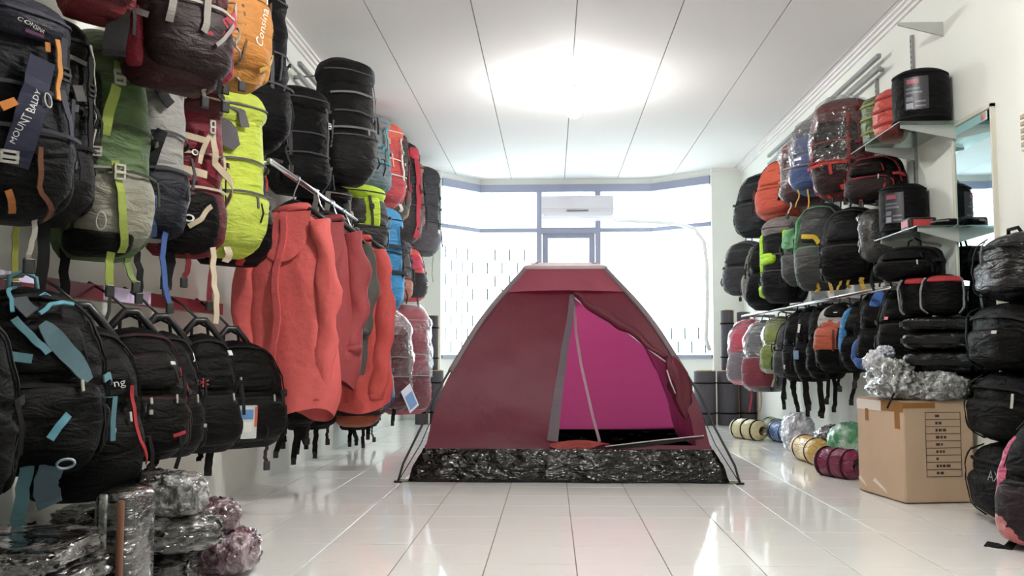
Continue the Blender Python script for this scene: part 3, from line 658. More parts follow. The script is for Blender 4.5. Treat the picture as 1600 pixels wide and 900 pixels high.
wall_pack('L', 232, 38, 402, .28, .26, -1.26, 'trek', 'green trekking pack with lime straps and grey front pocket', main=(84, 106, 66), hood=(86, 100, 64), side=(80, 104, 66), pocket=(132, 130, 116), acc=(60, 66, 50), vstraps=0, seed=13, straps=[(.1, .9, .12, (160, 176, 84), .028), (-.55, .6, .10, (120, 140, 80), .03), (.7, .3, .3, BK, .035), (-.2, .4, .25, (70, 70, 60), .01)], group=GU, extra=ex_green)
def ex_grey(t, S, H):
    DK = (52, 50, 56)
    pstrap('dark_stripe', DK, t, S, [(216, 92), (240, 130), (262, 166)], .04, .02); pstrap('dark_stripe', DK, t, S, [(250, 205), (236, 250), (222, 300)], .036, .02)
    pstrap('pale_stripe', (160, 156, 148), t, S, [(228, 84), (262, 116), (284, 150)], .03, .018)
    S.patch('navy_base', fab((34, 38, 56)), t, .06, .94, .0, .22, .02); pstrap('blue_strap', (70, 92, 140), t, S, [(238, 308), (230, 340), (232, 372)], .026, .04)
wall_pack('L', 290, 78, 372, .24, .24, -1.25, 'trek', 'grey trekking pack with dark stripes and blue strap beside green pack', main=(138, 136, 132), hood=(132, 130, 126), pocket=(44, 48, 62), acc=(70, 70, 74), vstraps=0, seed=14, straps=[(-.1, .9, .25, (66, 92, 150), .03), (.5, .6, .22, BK, .028)], group=GU, extra=ex_grey)
BEI = (214, 198, 172)
def ex_mar(t, S, H):
    B2 = (196, 180, 156)
    S.patch('black_base', fab((32, 29, 30)), t, .1, .66, .0, .42, .034)
    for pts, w in (([(283, 214), (312, 223)], .022), ([(318, 212), (303, 258)], .018), ([(320, 212), (323, 262), (331, 322)], .026), ([(268, 264), (290, 269), (312, 276)], .028), ([(275, 278), (261, 304)], .02), ([(290, 356), (305, 345), (319, 324)], .018)): pstrap('beige_strap', B2, t, S, pts, w, .046)
    pbuckle(t, S, 319, 202, .022, .05, .05); ptext('logo', WHT, t, S, 'o', .05, 299, 239, 0, .036); ptext('logo', WHT, t, S, 'o', .06, 291, 341, 0, .046); ptext('lettering', WHT, t, S, 'SA', .05, 337, 266, 80, .03)
wall_pack('L', 348, 112, 398, .28, .24, -1.235, 'trek', 'maroon and black trekking pack crossed by wide beige straps', main=(112, 28, 40), hood=(92, 30, 38), pocket=(96, 26, 36), acc=(190, 176, 156), vstraps=0, seed=15, straps=[(-.35, 1.0, .28, BEI, .03, ''), (.2, .7, .12, (120, 40, 46), .02), (.6, .6, .16, BK, .04), (-.75, .5, .2, (120, 40, 46), .02)], group=GU, extra=ex_mar)
def ex_lime(t, S, H):
    pstrap('grey_wedge', (92, 88, 94), t, S, [(338, 190), (352, 212), (366, 232)], [.05, .07, .09, .10, .10, .10, .10, .09, .08, .07, .05, .04], .022); pstrap('grey_stripe', (92, 88, 94), t, S, [(356, 146), (372, 172), (378, 200)], .04, .022)
    pstrap('black_cord', BK, t, S, [(350, 262), (350, 330)], .005, .04); pstrap('beige_strap', (180, 168, 146), t, S, [(342, 290), (342, 340), (340, 388)], .022, .044)
wall_pack('L', 412, 128, 398, .32, .25, -1.185, 'trek', 'lime and grey trekking pack above the orange jacket', main=(186, 202, 76), hood=(176, 190, 74), pocket=(182, 198, 80), side=(178, 196, 74), acc=(90, 88, 92), vstraps=0, seed=16, straps=[(.3, .8, .06, (214, 198, 172), .03, '')], group=GU, extra=ex_lime)
def ex_nvr(t, S, H):
    pstrap('red_trim', (190, 70, 66), t, S, [(406, 256), (411, 280), (412, 300)], .02, .014); ptext('lettering', pmat('pale_blue_print', (130, 158, 190)), t, S, 'RAXTA', .04, 408, 330, 84, .03)
    pstrap('silver_print', (206, 196, 194), t, S, [(382, 274), (388, 300)], .03, .03); pstrap('silver_print', (206, 150, 140), t, S, [(390, 312), (400, 334)], .022, .034); pstrap('red_tab', (206, 70, 62), t, S, [(360, 390), (366, 404)], .03, .04); pstrap('blue_edge', (70, 92, 140), t, S, [(414, 310), (412, 350), (404, 380)], .012, .012)
wall_pack('L', 417, 224, 412, .32, .23, -1.26, 'day', 'black and navy day pack with red and blue trim beside lime pack', main=(30, 32, 44), pocket=(26, 27, 34), acc=(66, 88, 130), zipc=(66, 88, 130), seed=17, straps=[(.2, 1.0, .04, (206, 70, 62), .03, '')], group=GU, extra=ex_nvr)
wall_pack('L', 206, -300, 18, .18, .22, -1.17, 'trek', 'dark red pack hanging above the green trekking pack', main=(104, 30, 36), pocket=(96, 26, 34), seed=18, straps=[(-.6, .6, .14, BK, .06, '')], group=GU)
def ex_bigm(t, S, H):
    GS = (140, 136, 130)
    pstrap('grey_strap', GS, t, S, [(272, -20), (267, 10), (262, 40)], .022, .036); pstrap('grey_strap', GS, t, S, [(318, -20), (313, 20), (308, 54)], .022, .036)
    pstrap('red_trim', (160, 52, 66), t, S, [(352, 20), (338, 45), (322, 66)], .05, .026); pstrap('grey_cord', GS, t, S, [(346, 40), (336, 60), (324, 74)], .012, .04); pstrap('grey_cord', GS, t, S, [(347, 36), (346, 70), (344, 100)], .008, .04)
wall_pack('L', 356, -210, 126, .34, .24, -1.02, 'trek', 'large maroon pack with two grey straps hung near the ceiling', main=(74, 28, 34), pocket=(60, 32, 36), panel=(84, 28, 36), side=(128, 34, 48), acc=(160, 156, 150), vstraps=0, seed=19, straps=[(-.5, .6, .05, (160, 156, 150), .012), (-.6, .9, .07, BK, .02)], group=GU, extra=ex_bigm)
def ex_och(t, S, H):
    ptext('lettering', WHT, t, S, 'Consina', .046, 399, 45, 80, .034); S.patch('brown_panel', fab((104, 70, 40)), t, .24, .42, .1, .9, .012); pstrap('yellow_edge', (190, 156, 74), t, S, [(410, 30), (408, 80), (398, 112)], .014, .02); pstrap('brown_seam', (104, 74, 44), t, S, [(372, 10), (378, 60), (370, 100)], .01, .03)
wall_pack('L', 417, -150, 122, .33, .24, -1.04, 'day', 'ochre day pack with white lettering hung beside the large maroon pack', main=(176, 122, 58), pocket=(166, 110, 52), front=(170, 116, 56), acc=(110, 80, 48), seed=20, straps=[(.2, .6, .05, (176, 122, 58), .04), (0, .8, .04, (190, 190, 186), .01)], group=GU, extra=ex_och)
wall_pack('L', 448, -45, 228, .36, .27, -1.23, 'trek', 'tall black pack hung by the bare strip of left wall', main=(40, 37, 43), hood=(38, 36, 40), pocket=(36, 34, 38), acc=(90, 90, 94), seed=21, vstraps=1, straps=[(-.7, .9, .10, BK, .02)], group=GU)
# ---------------------------------------------------------------- low left rail
rl = empty('display_rail', (-1.50, 0, .90), 0, 'low maroon display rail along the left wall', 'rail')
MB().box(-.02, .02, 1.6, 4.12, -.025, .025).build('bar', pmat('maroon_rail', (104, 34, 44), rough=.3), rl)
MB().box(-.021, .0225, 3.0, 3.36, -.022, .026).build('painted_reflection', pmat('lilac_reflection', (214, 206, 236), rough=.2), rl); MB().box(-.021, .0225, 1.9, 2.62, -.0, .0265).build('painted_reflection', pmat('lilac_reflection', (214, 206, 236)), rl)  # pale lilac strips painted on where the glossy rail reflects light
for y in (1.9, 3.0, 4.0): MB().box(-.11, -.02, y - .015, y + .015, -.012, .012).build('bracket', STEEL, rl)
TEAL = (98, 140, 152)
def ex_teal(t, S, H):
    PI = (104, 164, 182)
    pstrap('teal_panel', (92, 120, 130), t, S, [(60, 506), (92, 548), (126, 594)], [.022, .036, .042, .046, .046, .046, .046, .046, .044, .042, .036, .02], .03)
    pstrap('teal_piping', PI, t, S, [(57, 490), (70, 476), (86, 473), (100, 476)], .01, .034); pstrap('teal_piping', PI, t, S, [(20, 488), (20, 468), (30, 450)], .009, .03)
    pstrap('grey_panel', (78, 84, 88), t, S, [(28, 466), (48, 490)], .04, .02); pstrap('teal_strap', TEAL, t, S, [(22, 498), (44, 524), (70, 552)], .018, .03); pstrap('teal_strap', TEAL, t, S, [(6, 554), (46, 561)], .022, .034); pring('ring', BUCKG, t, S, 12, 564, .014, .012, .04)
    pstrap('teal_loop', PI, t, S, [(92, 646), (80, 664), (68, 684)], .018, .05); ptext('logo', pmat('teal_print', (104, 164, 182)), t, S, 'A', .03, 64, 460, 0, .03)
    pbadge('reflective_tab', pmat('silver_tab', (214, 216, 222), rough=.25), t, S, 147, 676, .012, .022, .04); pring('ring', pmat('pale_blue_ring', (150, 166, 186), rough=.3), t, S, 88, 722, .02, .014, .05)
wall_pack('L', 160, 446, 745, .36, .27, -1.12, 'day', 'black day pack with teal piping on the low left rail', main=(28, 27, 28), pocket=(24, 24, 25), front=(34, 33, 33), zipc=(30, 30, 30), acc=TEAL, seed=31, straps=[(.1, .9, .14, TEAL, .03, ''), (-.2, .9, .10, (84, 104, 116), .06, ''), (.55, .6, .12, TEAL, .02, '')], group=GLO, extra=ex_teal)
wall_pack('L', 22, 470, 800, .3, .26, -1.14, 'day', 'black day pack with faded pink patch at the end of low rail', main=(24, 24, 25), logo=((170, 110, 110), .6, .3, .03, .04), seed=32, group=GLO)
RED = (186, 60, 66)
def ex_red(k):
    def e(t, S, H):
        RP = pmat('red_print', RED)
        if k == 0: pstrap('red_piping', RED, t, S, [(194, 602), (197, 640), (206, 690), (214, 724)], .011, .03); ptext('logo', WHT, t, S, 'ng', .03, 176, 598, 10, .034)
        if k == 1:
            pbadge('zip_pull', BUCKG, t, S, 229, 626, .008, .02, .04); pbadge('zip_pull', BUCKG, t, S, 229, 643, .012, .014, .04); pbadge('badge', WHT, t, S, 258, 568, .018, .012, .034); pstrap('red_print', RED, t, S, [(257, 680), (272, 674)], .01, .046)
        if k == 2: pstrap('red_panel', RED, t, S, [(275, 574), (284, 610), (282, 642)], [.008, .014, .018, .02, .022, .022, .022, .02, .018, .014, .01, .006], .03); ptext('logo', WHT, t, S, 'J', .035, 293, 557, 0, .03); pbadge('badge', BUCKG, t, S, 303, 664, .014, .012, .046)
        if k == 3:
            ptext('logo', RP, t, S, '*', .08, 316, 604, 0, .034); pbadge('badge', WHT, t, S, 349, 552, .02, .022, .03); pbadge('badge', WHT, t, S, 359, 592, .014, .012, .036); pstrap('red_piping', RED, t, S, [(315, 640), (315, 672)], .008, .04)
    return e
wall_pack('L', 216, 505, 785, .30, .26, -1.17, 'day', 'black day pack with a long red piping line on low rail', main=(30, 29, 29), pocket=(26, 26, 26), seed=33, hanger=True, group=GLO, extra=ex_red(0))
wall_pack('L', 288, 512, 722, .31, .26, -1.17, 'day', 'black day pack with silver zip pull and red print on low rail', main=(36, 34, 34), pocket=(32, 31, 31), zipc=(60, 34, 36), seed=34, hanger=True, group=GLO, extra=ex_red(1))
wall_pack('L', 312, 518, 716, .24, .21, -1.215, 'day', 'black day pack with red side panel and white J mark', main=(38, 36, 36), pocket=(34, 33, 33), seed=35, hanger=True, group=GLO, extra=ex_red(2), straps=[(.3, .5, .06, BK, .025)])
wall_pack('L', 367, 522, 708, .23, .23, -1.205, 'day', 'narrow black day pack with red star and pale badges', main=(36, 34, 35), pocket=(32, 30, 31), seed=36, hanger=True, group=GLO, extra=ex_red(3), straps=[(.1, .5, .06, BK, .02, '')])
def ex_tag(t, S, H):
    p, n, u, r = S.frame(*on_pack(t, S, 380, 658), .05)
    m = MB().rbox(-.036, .036, -.066, .066, 0, .004, .006); m.v = [p + r * q.x + u * q.y + n * q.z for q in m.v]; tg = m.build('hang_tag', pmat('tag_card', (208, 214, 210), rough=.5), t)
    for (x0, x1, y0, y1, c) in ((-.03, .02, .012, .05, (96, 140, 196)), (-.022, .016, -.04, .0, (226, 226, 220)), (.025, .035, -.02, .06, (206, 96, 80))):
        m = MB().box(x0, x1, y0, y1, .004, .0055); m.v = [p + r * q.x + u * q.y + n * q.z for q in m.v]; m.build('tag_print', pmat('tag_%d_%d_%d' % c, c), tg)
wall_pack('L', 440, 533, 702, .40, .25, -1.135, 'day', 'wide black day pack with a blue and white hang tag', main=(24, 23, 23), pocket=(22, 21, 21), front=(24, 23, 23), zipc=(30, 29, 29), seed=37, hanger=True, group=GLO, extra=ex_tag, straps=[(.6, .6, .13, BK, .03, ''), (-.6, .6, .10, (60, 44, 46), .016)])
# ---------------------------------------------------------------- jacket rail
jr = empty('jacket_rail', (-1.20, 0, 1.522), 0, 'chrome hanging rail carrying the red jackets', 'rail')
MB().tube([(0, 3.86, 0), (0, 5.62, 0)], .013, 10).build('bar', CHROME, jr, True)
for y in (3.9, 5.58): MB().tube([(0, y, 0), (XL + 1.20, y, 0)], .009, 8).build('bracket', STEEL, jr, True)
def jacket(y, xc, ztop, zhem, hw, col, col2, label, yaw, seed, sl=(.62, .62), hood=True):
    t = empty('jacket', (xc, y, ztop), yaw, label, 'jacket', 'jackets on the chrome rail'); Ln = ztop - zhem
    M = pmat('jacket_%d_%d_%d' % col, col, rough=.7, bump=.5, bscale=16, dist=.02, var=.12, vscale=6); M2 = pmat('jacket_%d_%d_%d' % col2, col2, rough=.7, bump=.5, bscale=16, dist=.02)
    HWt = [(0, .3), (.06, .66), (.13, .9), (.25, .97), (.6, 1.05), (.9, 1.1), (1, .96)]; n = 40; ts = lsp(0, 1, 26); v = []
    for q in ts:
        W = hw * lin(HWt, q); D = (.045 + .055 * min(1, q * 3)) * (1 + .15 * math.sin(q * 6 + seed))
        for i in range(n):
            th = 2 * math.pi * i / n; fold = .020 * q * math.sin(th * 4 + seed + q * 5.2) + .010 * q * math.sin(th * 9 - q * 6) + .012 * math.sin(th * 3 + q * 7 + seed) + .01 * noise.noise(Vector((math.cos(th) * 3, q * 5, seed)))
            v.append((W * math.cos(th) + .015 * q * math.sin(q * 8 + seed), (D + fold) * math.sin(th), -Ln * q + .035 * q * math.cos(th * 2 + seed)))
    k = len(ts); f = [(j * n + i, j * n + (i + 1) % n, (j + 1) * n + (i + 1) % n, (j + 1) * n + i) for j in range(k - 1) for i in range(n)]
    mk('jacket_body', v, f, M, t)
    for sx, ll in zip((-1, 1), sl):
        L_ = .62 * Ln / .9 * ll / .62; pts = []; rr = []
        for i in range(16):
            q = i / 15; pts.append((sx * (hw * (.78 + .16 * min(1, q * 2.6) - .22 * q * q) + .02 * math.sin(q * 3)), -.06 - .02 * math.sin(q * 3.4 + seed), -.05 - L_ * q)); rr.append(.042 + .02 * math.sin(min(1, q * 2) * 1.5) - .014 * q + .006 * math.sin(q * 17 + seed))
        tb_ = MB().tube(pts, rr, 18); tb_.v = [Vector((p.x + .008 * math.sin(p.z * 31 + seed) , -.035 + (p.y + .035) * .62 + .008 * math.sin(p.z * 23 + p.x * 40), p.z)) for p in tb_.v]; s_ = tb_.build('sleeve', M, t, True)
        e = Vector(pts[-1]); cf = MB().tube([e + Vector((0, 0, .03)), e + Vector((0, 0, -.006))], rr[-1] + .004, 18); cf.v = [Vector((p.x + .008 * math.sin(p.z * 31 + seed), -.035 + (p.y + .035) * .62 + .008 * math.sin(p.z * 23 + p.x * 40), p.z)) for p in cf.v]; cf.build('cuff', M, s_, True)
    MB().tube([(.075 * math.cos(a), .045 * math.sin(a), .015 + .012 * math.cos(a)) for a in lsp(0, 2 * math.pi * 15 / 16, 16)], .02, 8, True).build('collar', M2, t, True)
    pts = [(-.01 + .012 * math.sin(i), -.062 - .055 * min(1, i / 6) - .004, -Ln * (.03 + .94 * i / 15)) for i in range(16)]
    MB().strip(pts, (1, 0, 0), .03, .012).build('zip_placket', M2, t)
    if hood:
        v, f = grid(lambda a, b: Vector((hw * .55 * math.cos(math.pi * a), -.05 - .05 * math.sin(math.pi * a) * b, .0 - .24 * b * math.sin(math.pi * a) ** .6)), lsp(0, 1, 14), lsp(0, 1, 8)); mk('hood', v, f, M, t)
    hz = 1.522 - ztop
    m = MB().tube([(-hw * .86, 0, -.05), (-hw * .5, 0, .0), (-.03, 0, .045), (0, 0, .055), (.03, 0, .045), (hw * .5, 0, 0), (hw * .86, 0, -.05)], .014, 8); m.build('hanger', BLACKP, t, True)
    cs, sn = math.cos(-yaw), math.sin(-yaw); dx, dy = (-1.20 - xc), 0; hx, hy = dx * cs - dy * sn, dx * sn + dy * cs
    MB().tube([(0, 0, .05), (hx * .5, hy * .5, hz * .6), (hx + .015, hy, hz - .012), (hx + .02, hy, hz + .005), (hx, hy, hz + .017), (hx - .018, hy, hz + .006)], .0035, 6).build('hanger_hook', CHROME, t, True)
    return t
ORG, ORD, MAR = (206, 92, 90), (190, 82, 82), (150, 60, 64)
jacket(4.28, -1.215, 1.36, .42, .225, ORG, ORD, 'orange red jacket hanging first on the rail beside black packs', R(-14), 1.3, (.84, .78))
jacket(4.62, -1.14, 1.36, .55, .17, MAR, (122, 40, 44), 'dark maroon jacket hung between the orange red jackets', R(10), 2.7, (.6, .66))
jacket(4.96, -1.13, 1.34, .62, .14, (74, 72, 68), (60, 58, 56), 'dark grey jacket hung behind the maroon jacket', R(6), 4.1, (.6, .6))
jacket(5.26, -1.12, 1.335, .40, .205, (200, 80, 76), (180, 62, 62), 'red jacket hanging last on the rail near the far packs', R(-10), 5.9, (.74, .8))
# ---------------------------------------------------------------- hook rails
for nm, X, z, ya, yb, lb in (('hook_rail', XL + .06, 2.43, 5.55, 9.6, 'double steel hook rail high on the left wall'), ('hook_rail', XR - .06, 2.43, 5.55, 8.4, 'double steel hook rail high on the right wall'), ('hook_rail', XR - .06, 1.56, 5.26, 8.5, 'steel hook rail at mid height on the right wall'), ('hook_rail', XL + .06, 1.5, 6.0, 9.5, 'steel hook rail at mid height on the far left wall'), ('hook_rail', XR - .28, 1.045, 4.85, 8.6, 'low chrome rail carrying packs on the right wall')):
    r = empty(nm, (X, 0, z), 0, lb, 'rail'); s = 1 if X > 0 else -1
    if z > 2: MB().box(-.012, .012, ya, yb, .045, .07).build('bar', STEEL, r); MB().box(-.012, .012, ya, yb, -.03, -.005).build('bar', STEEL, r)
    else: MB().tube([(0, ya, 0), (0, yb, 0)], .012, 8).build('bar', CHROME if z < 1.2 else STEEL, r, True)
    y = ya + .1
    while y < yb: MB().box(min(0, (XR - X) if s > 0 else (XL - X)), max(0, (XR - X) if s > 0 else (XL - X)), y - .01, y + .01, -.01, .012).build('bracket', STEEL, r); y += 1.2
# ---------------------------------------------------------------- far left wall
def ex_tall(t, S, H):
    S.strap('reflective_band', web((146, 146, 150)), t, [(.24, .78), (.5, .80), (.7, .79)], .012, .03); S.strap('reflective_band', web((146, 146, 150)), t, [(.24, .46), (.5, .48), (.66, .47)], .012, .036); S.strap('grey_edge', web((150, 152, 156)), t, [(.82, .95), (.84, .6), (.85, .1)], .02, .012)
    S.gadget('zip_pull', BUCKG, t, .56, .46, .04, MB().rbox(-.006, .006, -.03, .006, 0, .006, .002)); H.patch('grey_side', fab((104, 116, 124)), t, .74, .9, .12, .9, .008)
wall_pack('L', 584, 86, 284, .38, .28, -1.10, 'trek', 'tall charcoal trekking pack with grey edge straps near the ceiling', main=(56, 54, 56), hood=(54, 52, 54), pocket=(60, 57, 59), side=(112, 118, 124), acc=(104, 102, 104), vstraps=0, seed=41, group=GF, extra=ex_tall)
wall_pack('L', 513, 130, 302, .36, .22, -1.32, 'trek', 'dark trekking pack hung flat against the white wall', main=(44, 42, 45), acc=(84, 82, 84), seed=42, group=GF, straps=[(-.4, .7, .16, (120, 116, 114), .03), (-.8, .8, .2, (130, 126, 122), .03, '')])
wall_pack('L', 548, 282, 420, .36, .22, -1.24, 'trek', 'black and maroon pack behind the red jackets', main=(48, 38, 42), pocket=(110, 50, 60), acc=(140, 134, 130), seed=43, group=GF)
def ex_fl(t, S, H):
    S.patch('lime_panel', fab((190, 222, 62)), t, .46, .6, .3, .98, .012); S.strap('white_cord', web((214, 210, 206)), t, [(.9, .6), (.91, .3), (.88, .05)], .012, .03)
wall_pack('L', 603, 284, 392, .40, .25, -1.13, 'trek', 'lime and charcoal pack hung beside the red jackets', main=(176, 206, 66), hood=(190, 222, 62), pocket=(70, 68, 70), panel=(86, 84, 84), side=(80, 78, 80), acc=(70, 68, 70), seed=44, group=GF, vstraps=1, extra=ex_fl)
wall_pack('L', 629, 318, 486, .42, .25, -1.14, 'trek', 'bright blue trekking pack with black bands on far left wall', main=(62, 136, 186), hood=(66, 140, 190), pocket=(60, 138, 190), side=(104, 98, 96), acc=(44, 50, 58), seed=45, group=GF, hstraps=[(.1, .9, .42, (50, 54, 62), 0), (.1, .9, .7, (50, 54, 62), 0)])
wall_pack('L', 607, 168, 300, .42, .25, -1.16, 'trek', 'grey teal pack with orange tab behind the tall charcoal pack', main=(112, 122, 126), hood=(120, 112, 116), side=(86, 146, 158), pocket=(100, 116, 124), acc=(86, 160, 172), seed=46, group=GF, logo=((226, 120, 82), .8, .5, .05, .1))
wall_pack('L', 629, 185, 322, .40, .25, -1.19, 'trek', 'coral red pack with white tags on the far left wall', main=(186, 74, 74), hood=(206, 96, 78), side=(190, 70, 72), pocket=(170, 66, 72), acc=(226, 222, 218), seed=47, group=GF, straps=[(-.6, .9, .06, (226, 222, 218), .03, '')])
wall_pack('L', 636, 200, 345, .36, .25, -1.21, 'trek', 'olive grey pack with ochre side behind the coral pack', main=(96, 88, 80), hood=(92, 86, 74), side=(190, 146, 86), acc=(150, 60, 66), seed=48, group=GF, Yc=7.75)
def ex_rb(t, S, H):
    S.strap('red_strip', web((206, 70, 84)), t, [(.62, .95), (.63, .5), (.6, .05)], .06, .03); H.patch('pink_badge', fab((224, 74, 92)), t, .52, .7, .2, .7, .008)
wall_pack('L', 656, 216, 378, .42, .25, -1.20, 'trek', 'charcoal pack with a long red centre strip on far wall', main=(82, 74, 76), hood=(72, 66, 70), side=(150, 78, 84), acc=(110, 84, 88), vstraps=0, seed=49, group=GF, extra=ex_rb)
wall_pack('L', 664, 246, 360, .3, .25, -1.22, 'trek', 'brown orange pack behind the red striped pack', main=(150, 92, 74), hood=(176, 112, 88), pocket=(120, 76, 80), seed=50, group=GF, Yc=8.75)
wall_pack('L', 687, 256, 398, .42, .27, -1.13, 'trek', 'grey pack hung last on the far left wall by the window', main=(92, 88, 92), hood=(84, 80, 84), pocket=(104, 98, 104), acc=(70, 68, 72), seed=51, group=GF, logo=((216, 210, 214), .62, .3, .04, .04), straps=[(-.3, .9, .3, (150, 150, 150), .01, '')])
wall_pack('L', 642, 372, 470, .34, .24, -1.24, 'trek', 'grey and salmon pack beside the bright blue pack', main=(104, 94, 94), pocket=(190, 122, 104), side=(196, 130, 110), acc=(84, 76, 78), seed=52, group=GF)
wall_pack('L', 664, 380, 470, .42, .26, -1.18, 'day', 'coral pink day pack with dark base on far left wall', main=(206, 82, 92), panel=(226, 96, 82), front=(206, 70, 92), pocket=(74, 66, 70), side=(120, 70, 78), acc=(60, 56, 60), seed=53, group=GF, logo=((220, 214, 214), .66, .3, .035, .035), straps=[(-.3, .9, .16, (70, 66, 70), .02)])
wall_pack('L', 671, 476, 648, .46, .28, -1.10, 'trek', 'plastic wrapped pink and maroon pack at the foot of left wall', main=(150, 66, 80), hood=(170, 92, 100), side=(222, 62, 96), pocket=(112, 62, 68), acc=(180, 160, 164), seed=54, group=GF, wrap=True)
def ex_card(t, S, H):
    p, n, u, r = S.frame(.62, .16, .05); u2 = (u * .85 - r * .5).normalized(); r2 = u2.cross(n)
    for nm, mb, m_ in (('price_card', MB().rbox(-.06, .06, -.10, .10, 0, .004, .0015, 1), pmat('card_white', (222, 226, 236), rough=.3)), ('card_print', MB().box(-.045, .045, -.08, .04, .004, .006), pmat('card_blue', (122, 158, 206), rough=.4))):
        mb.v = [p + r2 * q.x + u2 * q.y + n * q.z for q in mb.v]; mb.build(nm, m_, t)
wall_pack('L', 640, 486, 645, .42, .26, -1.13, 'trek', 'plastic wrapped dark maroon pack low on the left wall', main=(108, 62, 66), hood=(130, 96, 98), pocket=(104, 60, 66), acc=(160, 140, 140), seed=55, group=GF, wrap=True, extra=ex_card, straps=[(0, .9, .1, BK, .03), (.6, .6, .1, BK, .03)])
wall_pack('L', 612, 520, 640, .40, .25, -1.11, 'day', 'blue checked pack low on the left wall beyond jackets', main=(58, 84, 142), pocket=(76, 98, 150), acc=(190, 196, 210), seed=56, group=GF, straps=[(.2, .9, .2, BK, .03)])
wall_pack('L', 600, 578, 668, .34, .22, -1.065, 'bun', 'patterned orange and green stuff sack hanging under red jacket', main=(166, 84, 58), seed=57, group=GF, cat='stuff sack', hstraps=[(.05, .95, .5, (96, 104, 66)), (.05, .95, .75, (206, 190, 170)), (.05, .95, .25, (60, 50, 46))])
for k, (xe, yt, yb, w_, Xf) in enumerate(((490, 585, 668, .28, -1.30), (520, 590, 672, .30, -1.33), (588, 600, 672, .30, -1.33))):
    wall_pack('L', xe, yt, yb, w_, .20, Xf, 'day', ('black day pack under the orange red jacket', 'black day pack under the dark maroon jacket', 'black day pack under the last red jacket')[k], main=(34, 31, 33), pocket=(40, 34, 36), seed=60 + k, group=GF, straps=[(.6, .6, .16 - k * .02, BK, .03), (-.1, .7, .2 - .03 * k, BK, .03), (-.7, .6, .1, (60, 50, 52), .02), (.2, .3, .12, BK, .05)])
# ---------------------------------------------------------------- rolled foam mats
FOAM = pmat('charcoal_foam', (74, 72, 78), rough=.85, bump=.6, bscale=60, dist=.006); YEL = pmat('yellow_foam', (206, 172, 112), rough=.8)
def mat_roll(px, py0, r, h, X, Y, z, label, group='rolled foam mats by the window'):
    t = empty('rolled_mat', (X, Y, z), 0, label, 'foam mat', group)
    pts = []
    MB().tube([(0, 0, 0), (0, 0, .004), (0, 0, h - .004), (0, 0, h)], [r - .004, r, r, r - .004], 24).build('roll', FOAM, t, True)
    sp = [(math.cos(a) * (r - .012 - a * .0042), math.sin(a) * (r - .012 - a * .0042), h + .002) for a in lsp(0, 4 * math.pi, 50) if r - .012 - a * .0042 > .004]
    MB().strip(sp, (0, 0, 1), .012, .006).build('yellow_lining', YEL, t)
    MB().strip([(r * 1.01, -.01, 0.01), (r * 1.01, -.012, h + .006)], (0, 1, 0), .014, .006).build('yellow_edge', YEL, t)
    for q in (.22, .78): MB().tube([(math.cos(a) * (r + .002), math.sin(a) * (r + .002), h * q) for a in lsp(0, 2 * math.pi * 23 / 24, 24)], .008, 6, True).build('mat_strap', web(BK), t, True)
    return t
for k, (px, X) in enumerate(((1097, 1.515), (1132, 1.745), (1163, 1.94))): mat_roll(px, 0, .105 if k < 2 else .085, .53, X, 9.32 + .02 * k, 0, ('charcoal rolled mat on floor at the end nearest the tent', 'charcoal rolled mat between two others on right floor', 'charcoal rolled mat in the right back corner')[k])
mat_roll(0, 0, .062, .60, 1.76, 9.4, .536, 'charcoal rolled mat standing on top of the right floor rolls'); mat_roll(0, 0, .062, .58, 1.92, 9.4, .536, 'second charcoal rolled mat standing on the right floor rolls')
for k, (X, Y) in enumerate(((-1.30, 9.3), (-1.16, 9.36))): mat_roll(0, 0, .068, .53, X, Y, 0, ('charcoal rolled mat on the left floor close to the wall', 'charcoal rolled mat on the left floor under the window edge')[k])
for k, (X, Y) in enumerate(((-1.34, 9.4), (-1.215, 9.42))): mat_roll(0, 0, .062, .55, X, Y, .536, ('upper charcoal rolled mat nearer the left wall', 'upper charcoal rolled mat nearer the window')[k])
# ---------------------------------------------------------------- right wall, high row
def ex_mw(t, S, H):
    S.strap('red_band', web((196, 66, 58)), t, [(.3, .34), (.5, .37), (.66, .36)], .016, .05); S.strap('red_band', web((196, 66, 58)), t, [(.52, .35), (.53, .24)], .02, .05)
    S.strap('orange_trim', web((206, 84, 62)), t, [(.6, .08), (.8, .14)], .03, .05)
wall_pack('R', 1271, 150, 308, .36, .27, 1.66, 'trek', 'maroon trekking pack in clear plastic hung high on right wall', main=(104, 34, 42), hood=(98, 34, 40), pocket=(70, 28, 32), side=(150, 52, 58), panel=(36, 26, 28), acc=(150, 50, 50), seed=71, wrap=True, group=GRT, extra=ex_mw, straps=[(.2, .8, .04, (170, 60, 56), .02), (-.3, .7, .05, (140, 50, 50), .02)])
wall_pack('R', 1322, 240, 312, .34, .22, 1.76, 'day', 'black day pack with red straps below the green stuff sack', main=(40, 28, 30), pocket=(60, 32, 34), acc=(190, 60, 60), zipc=(150, 54, 56), seed=72, group=GRT, straps=[(.3, .8, .04, (150, 50, 50), .02), (-.3, .7, .03, (190, 66, 60), .03)])
wall_pack('R', 1239, 184, 300, .36, .27, 1.65, 'trek', 'blue and grey pack in clear plastic on the right wall', main=(74, 88, 128), hood=(104, 106, 108), pocket=(58, 76, 118), side=(74, 96, 146), acc=(120, 120, 124), seed=73, wrap=True, group=GRT, straps=[(.1, .9, .14, (206, 160, 74), .014, ''), (.5, .9, .12, (206, 160, 74), .014, '')])
wall_pack('R', 1222, 214, 318, .34, .24, 1.685, 'trek', 'dark maroon plastic wrapped pack between blue and orange packs', main=(92, 40, 46), hood=(110, 44, 50), pocket=(84, 42, 46), acc=(180, 160, 156), seed=74, wrap=True, group=GRT, straps=[(.4, .8, .1, (190, 180, 170), .02)])
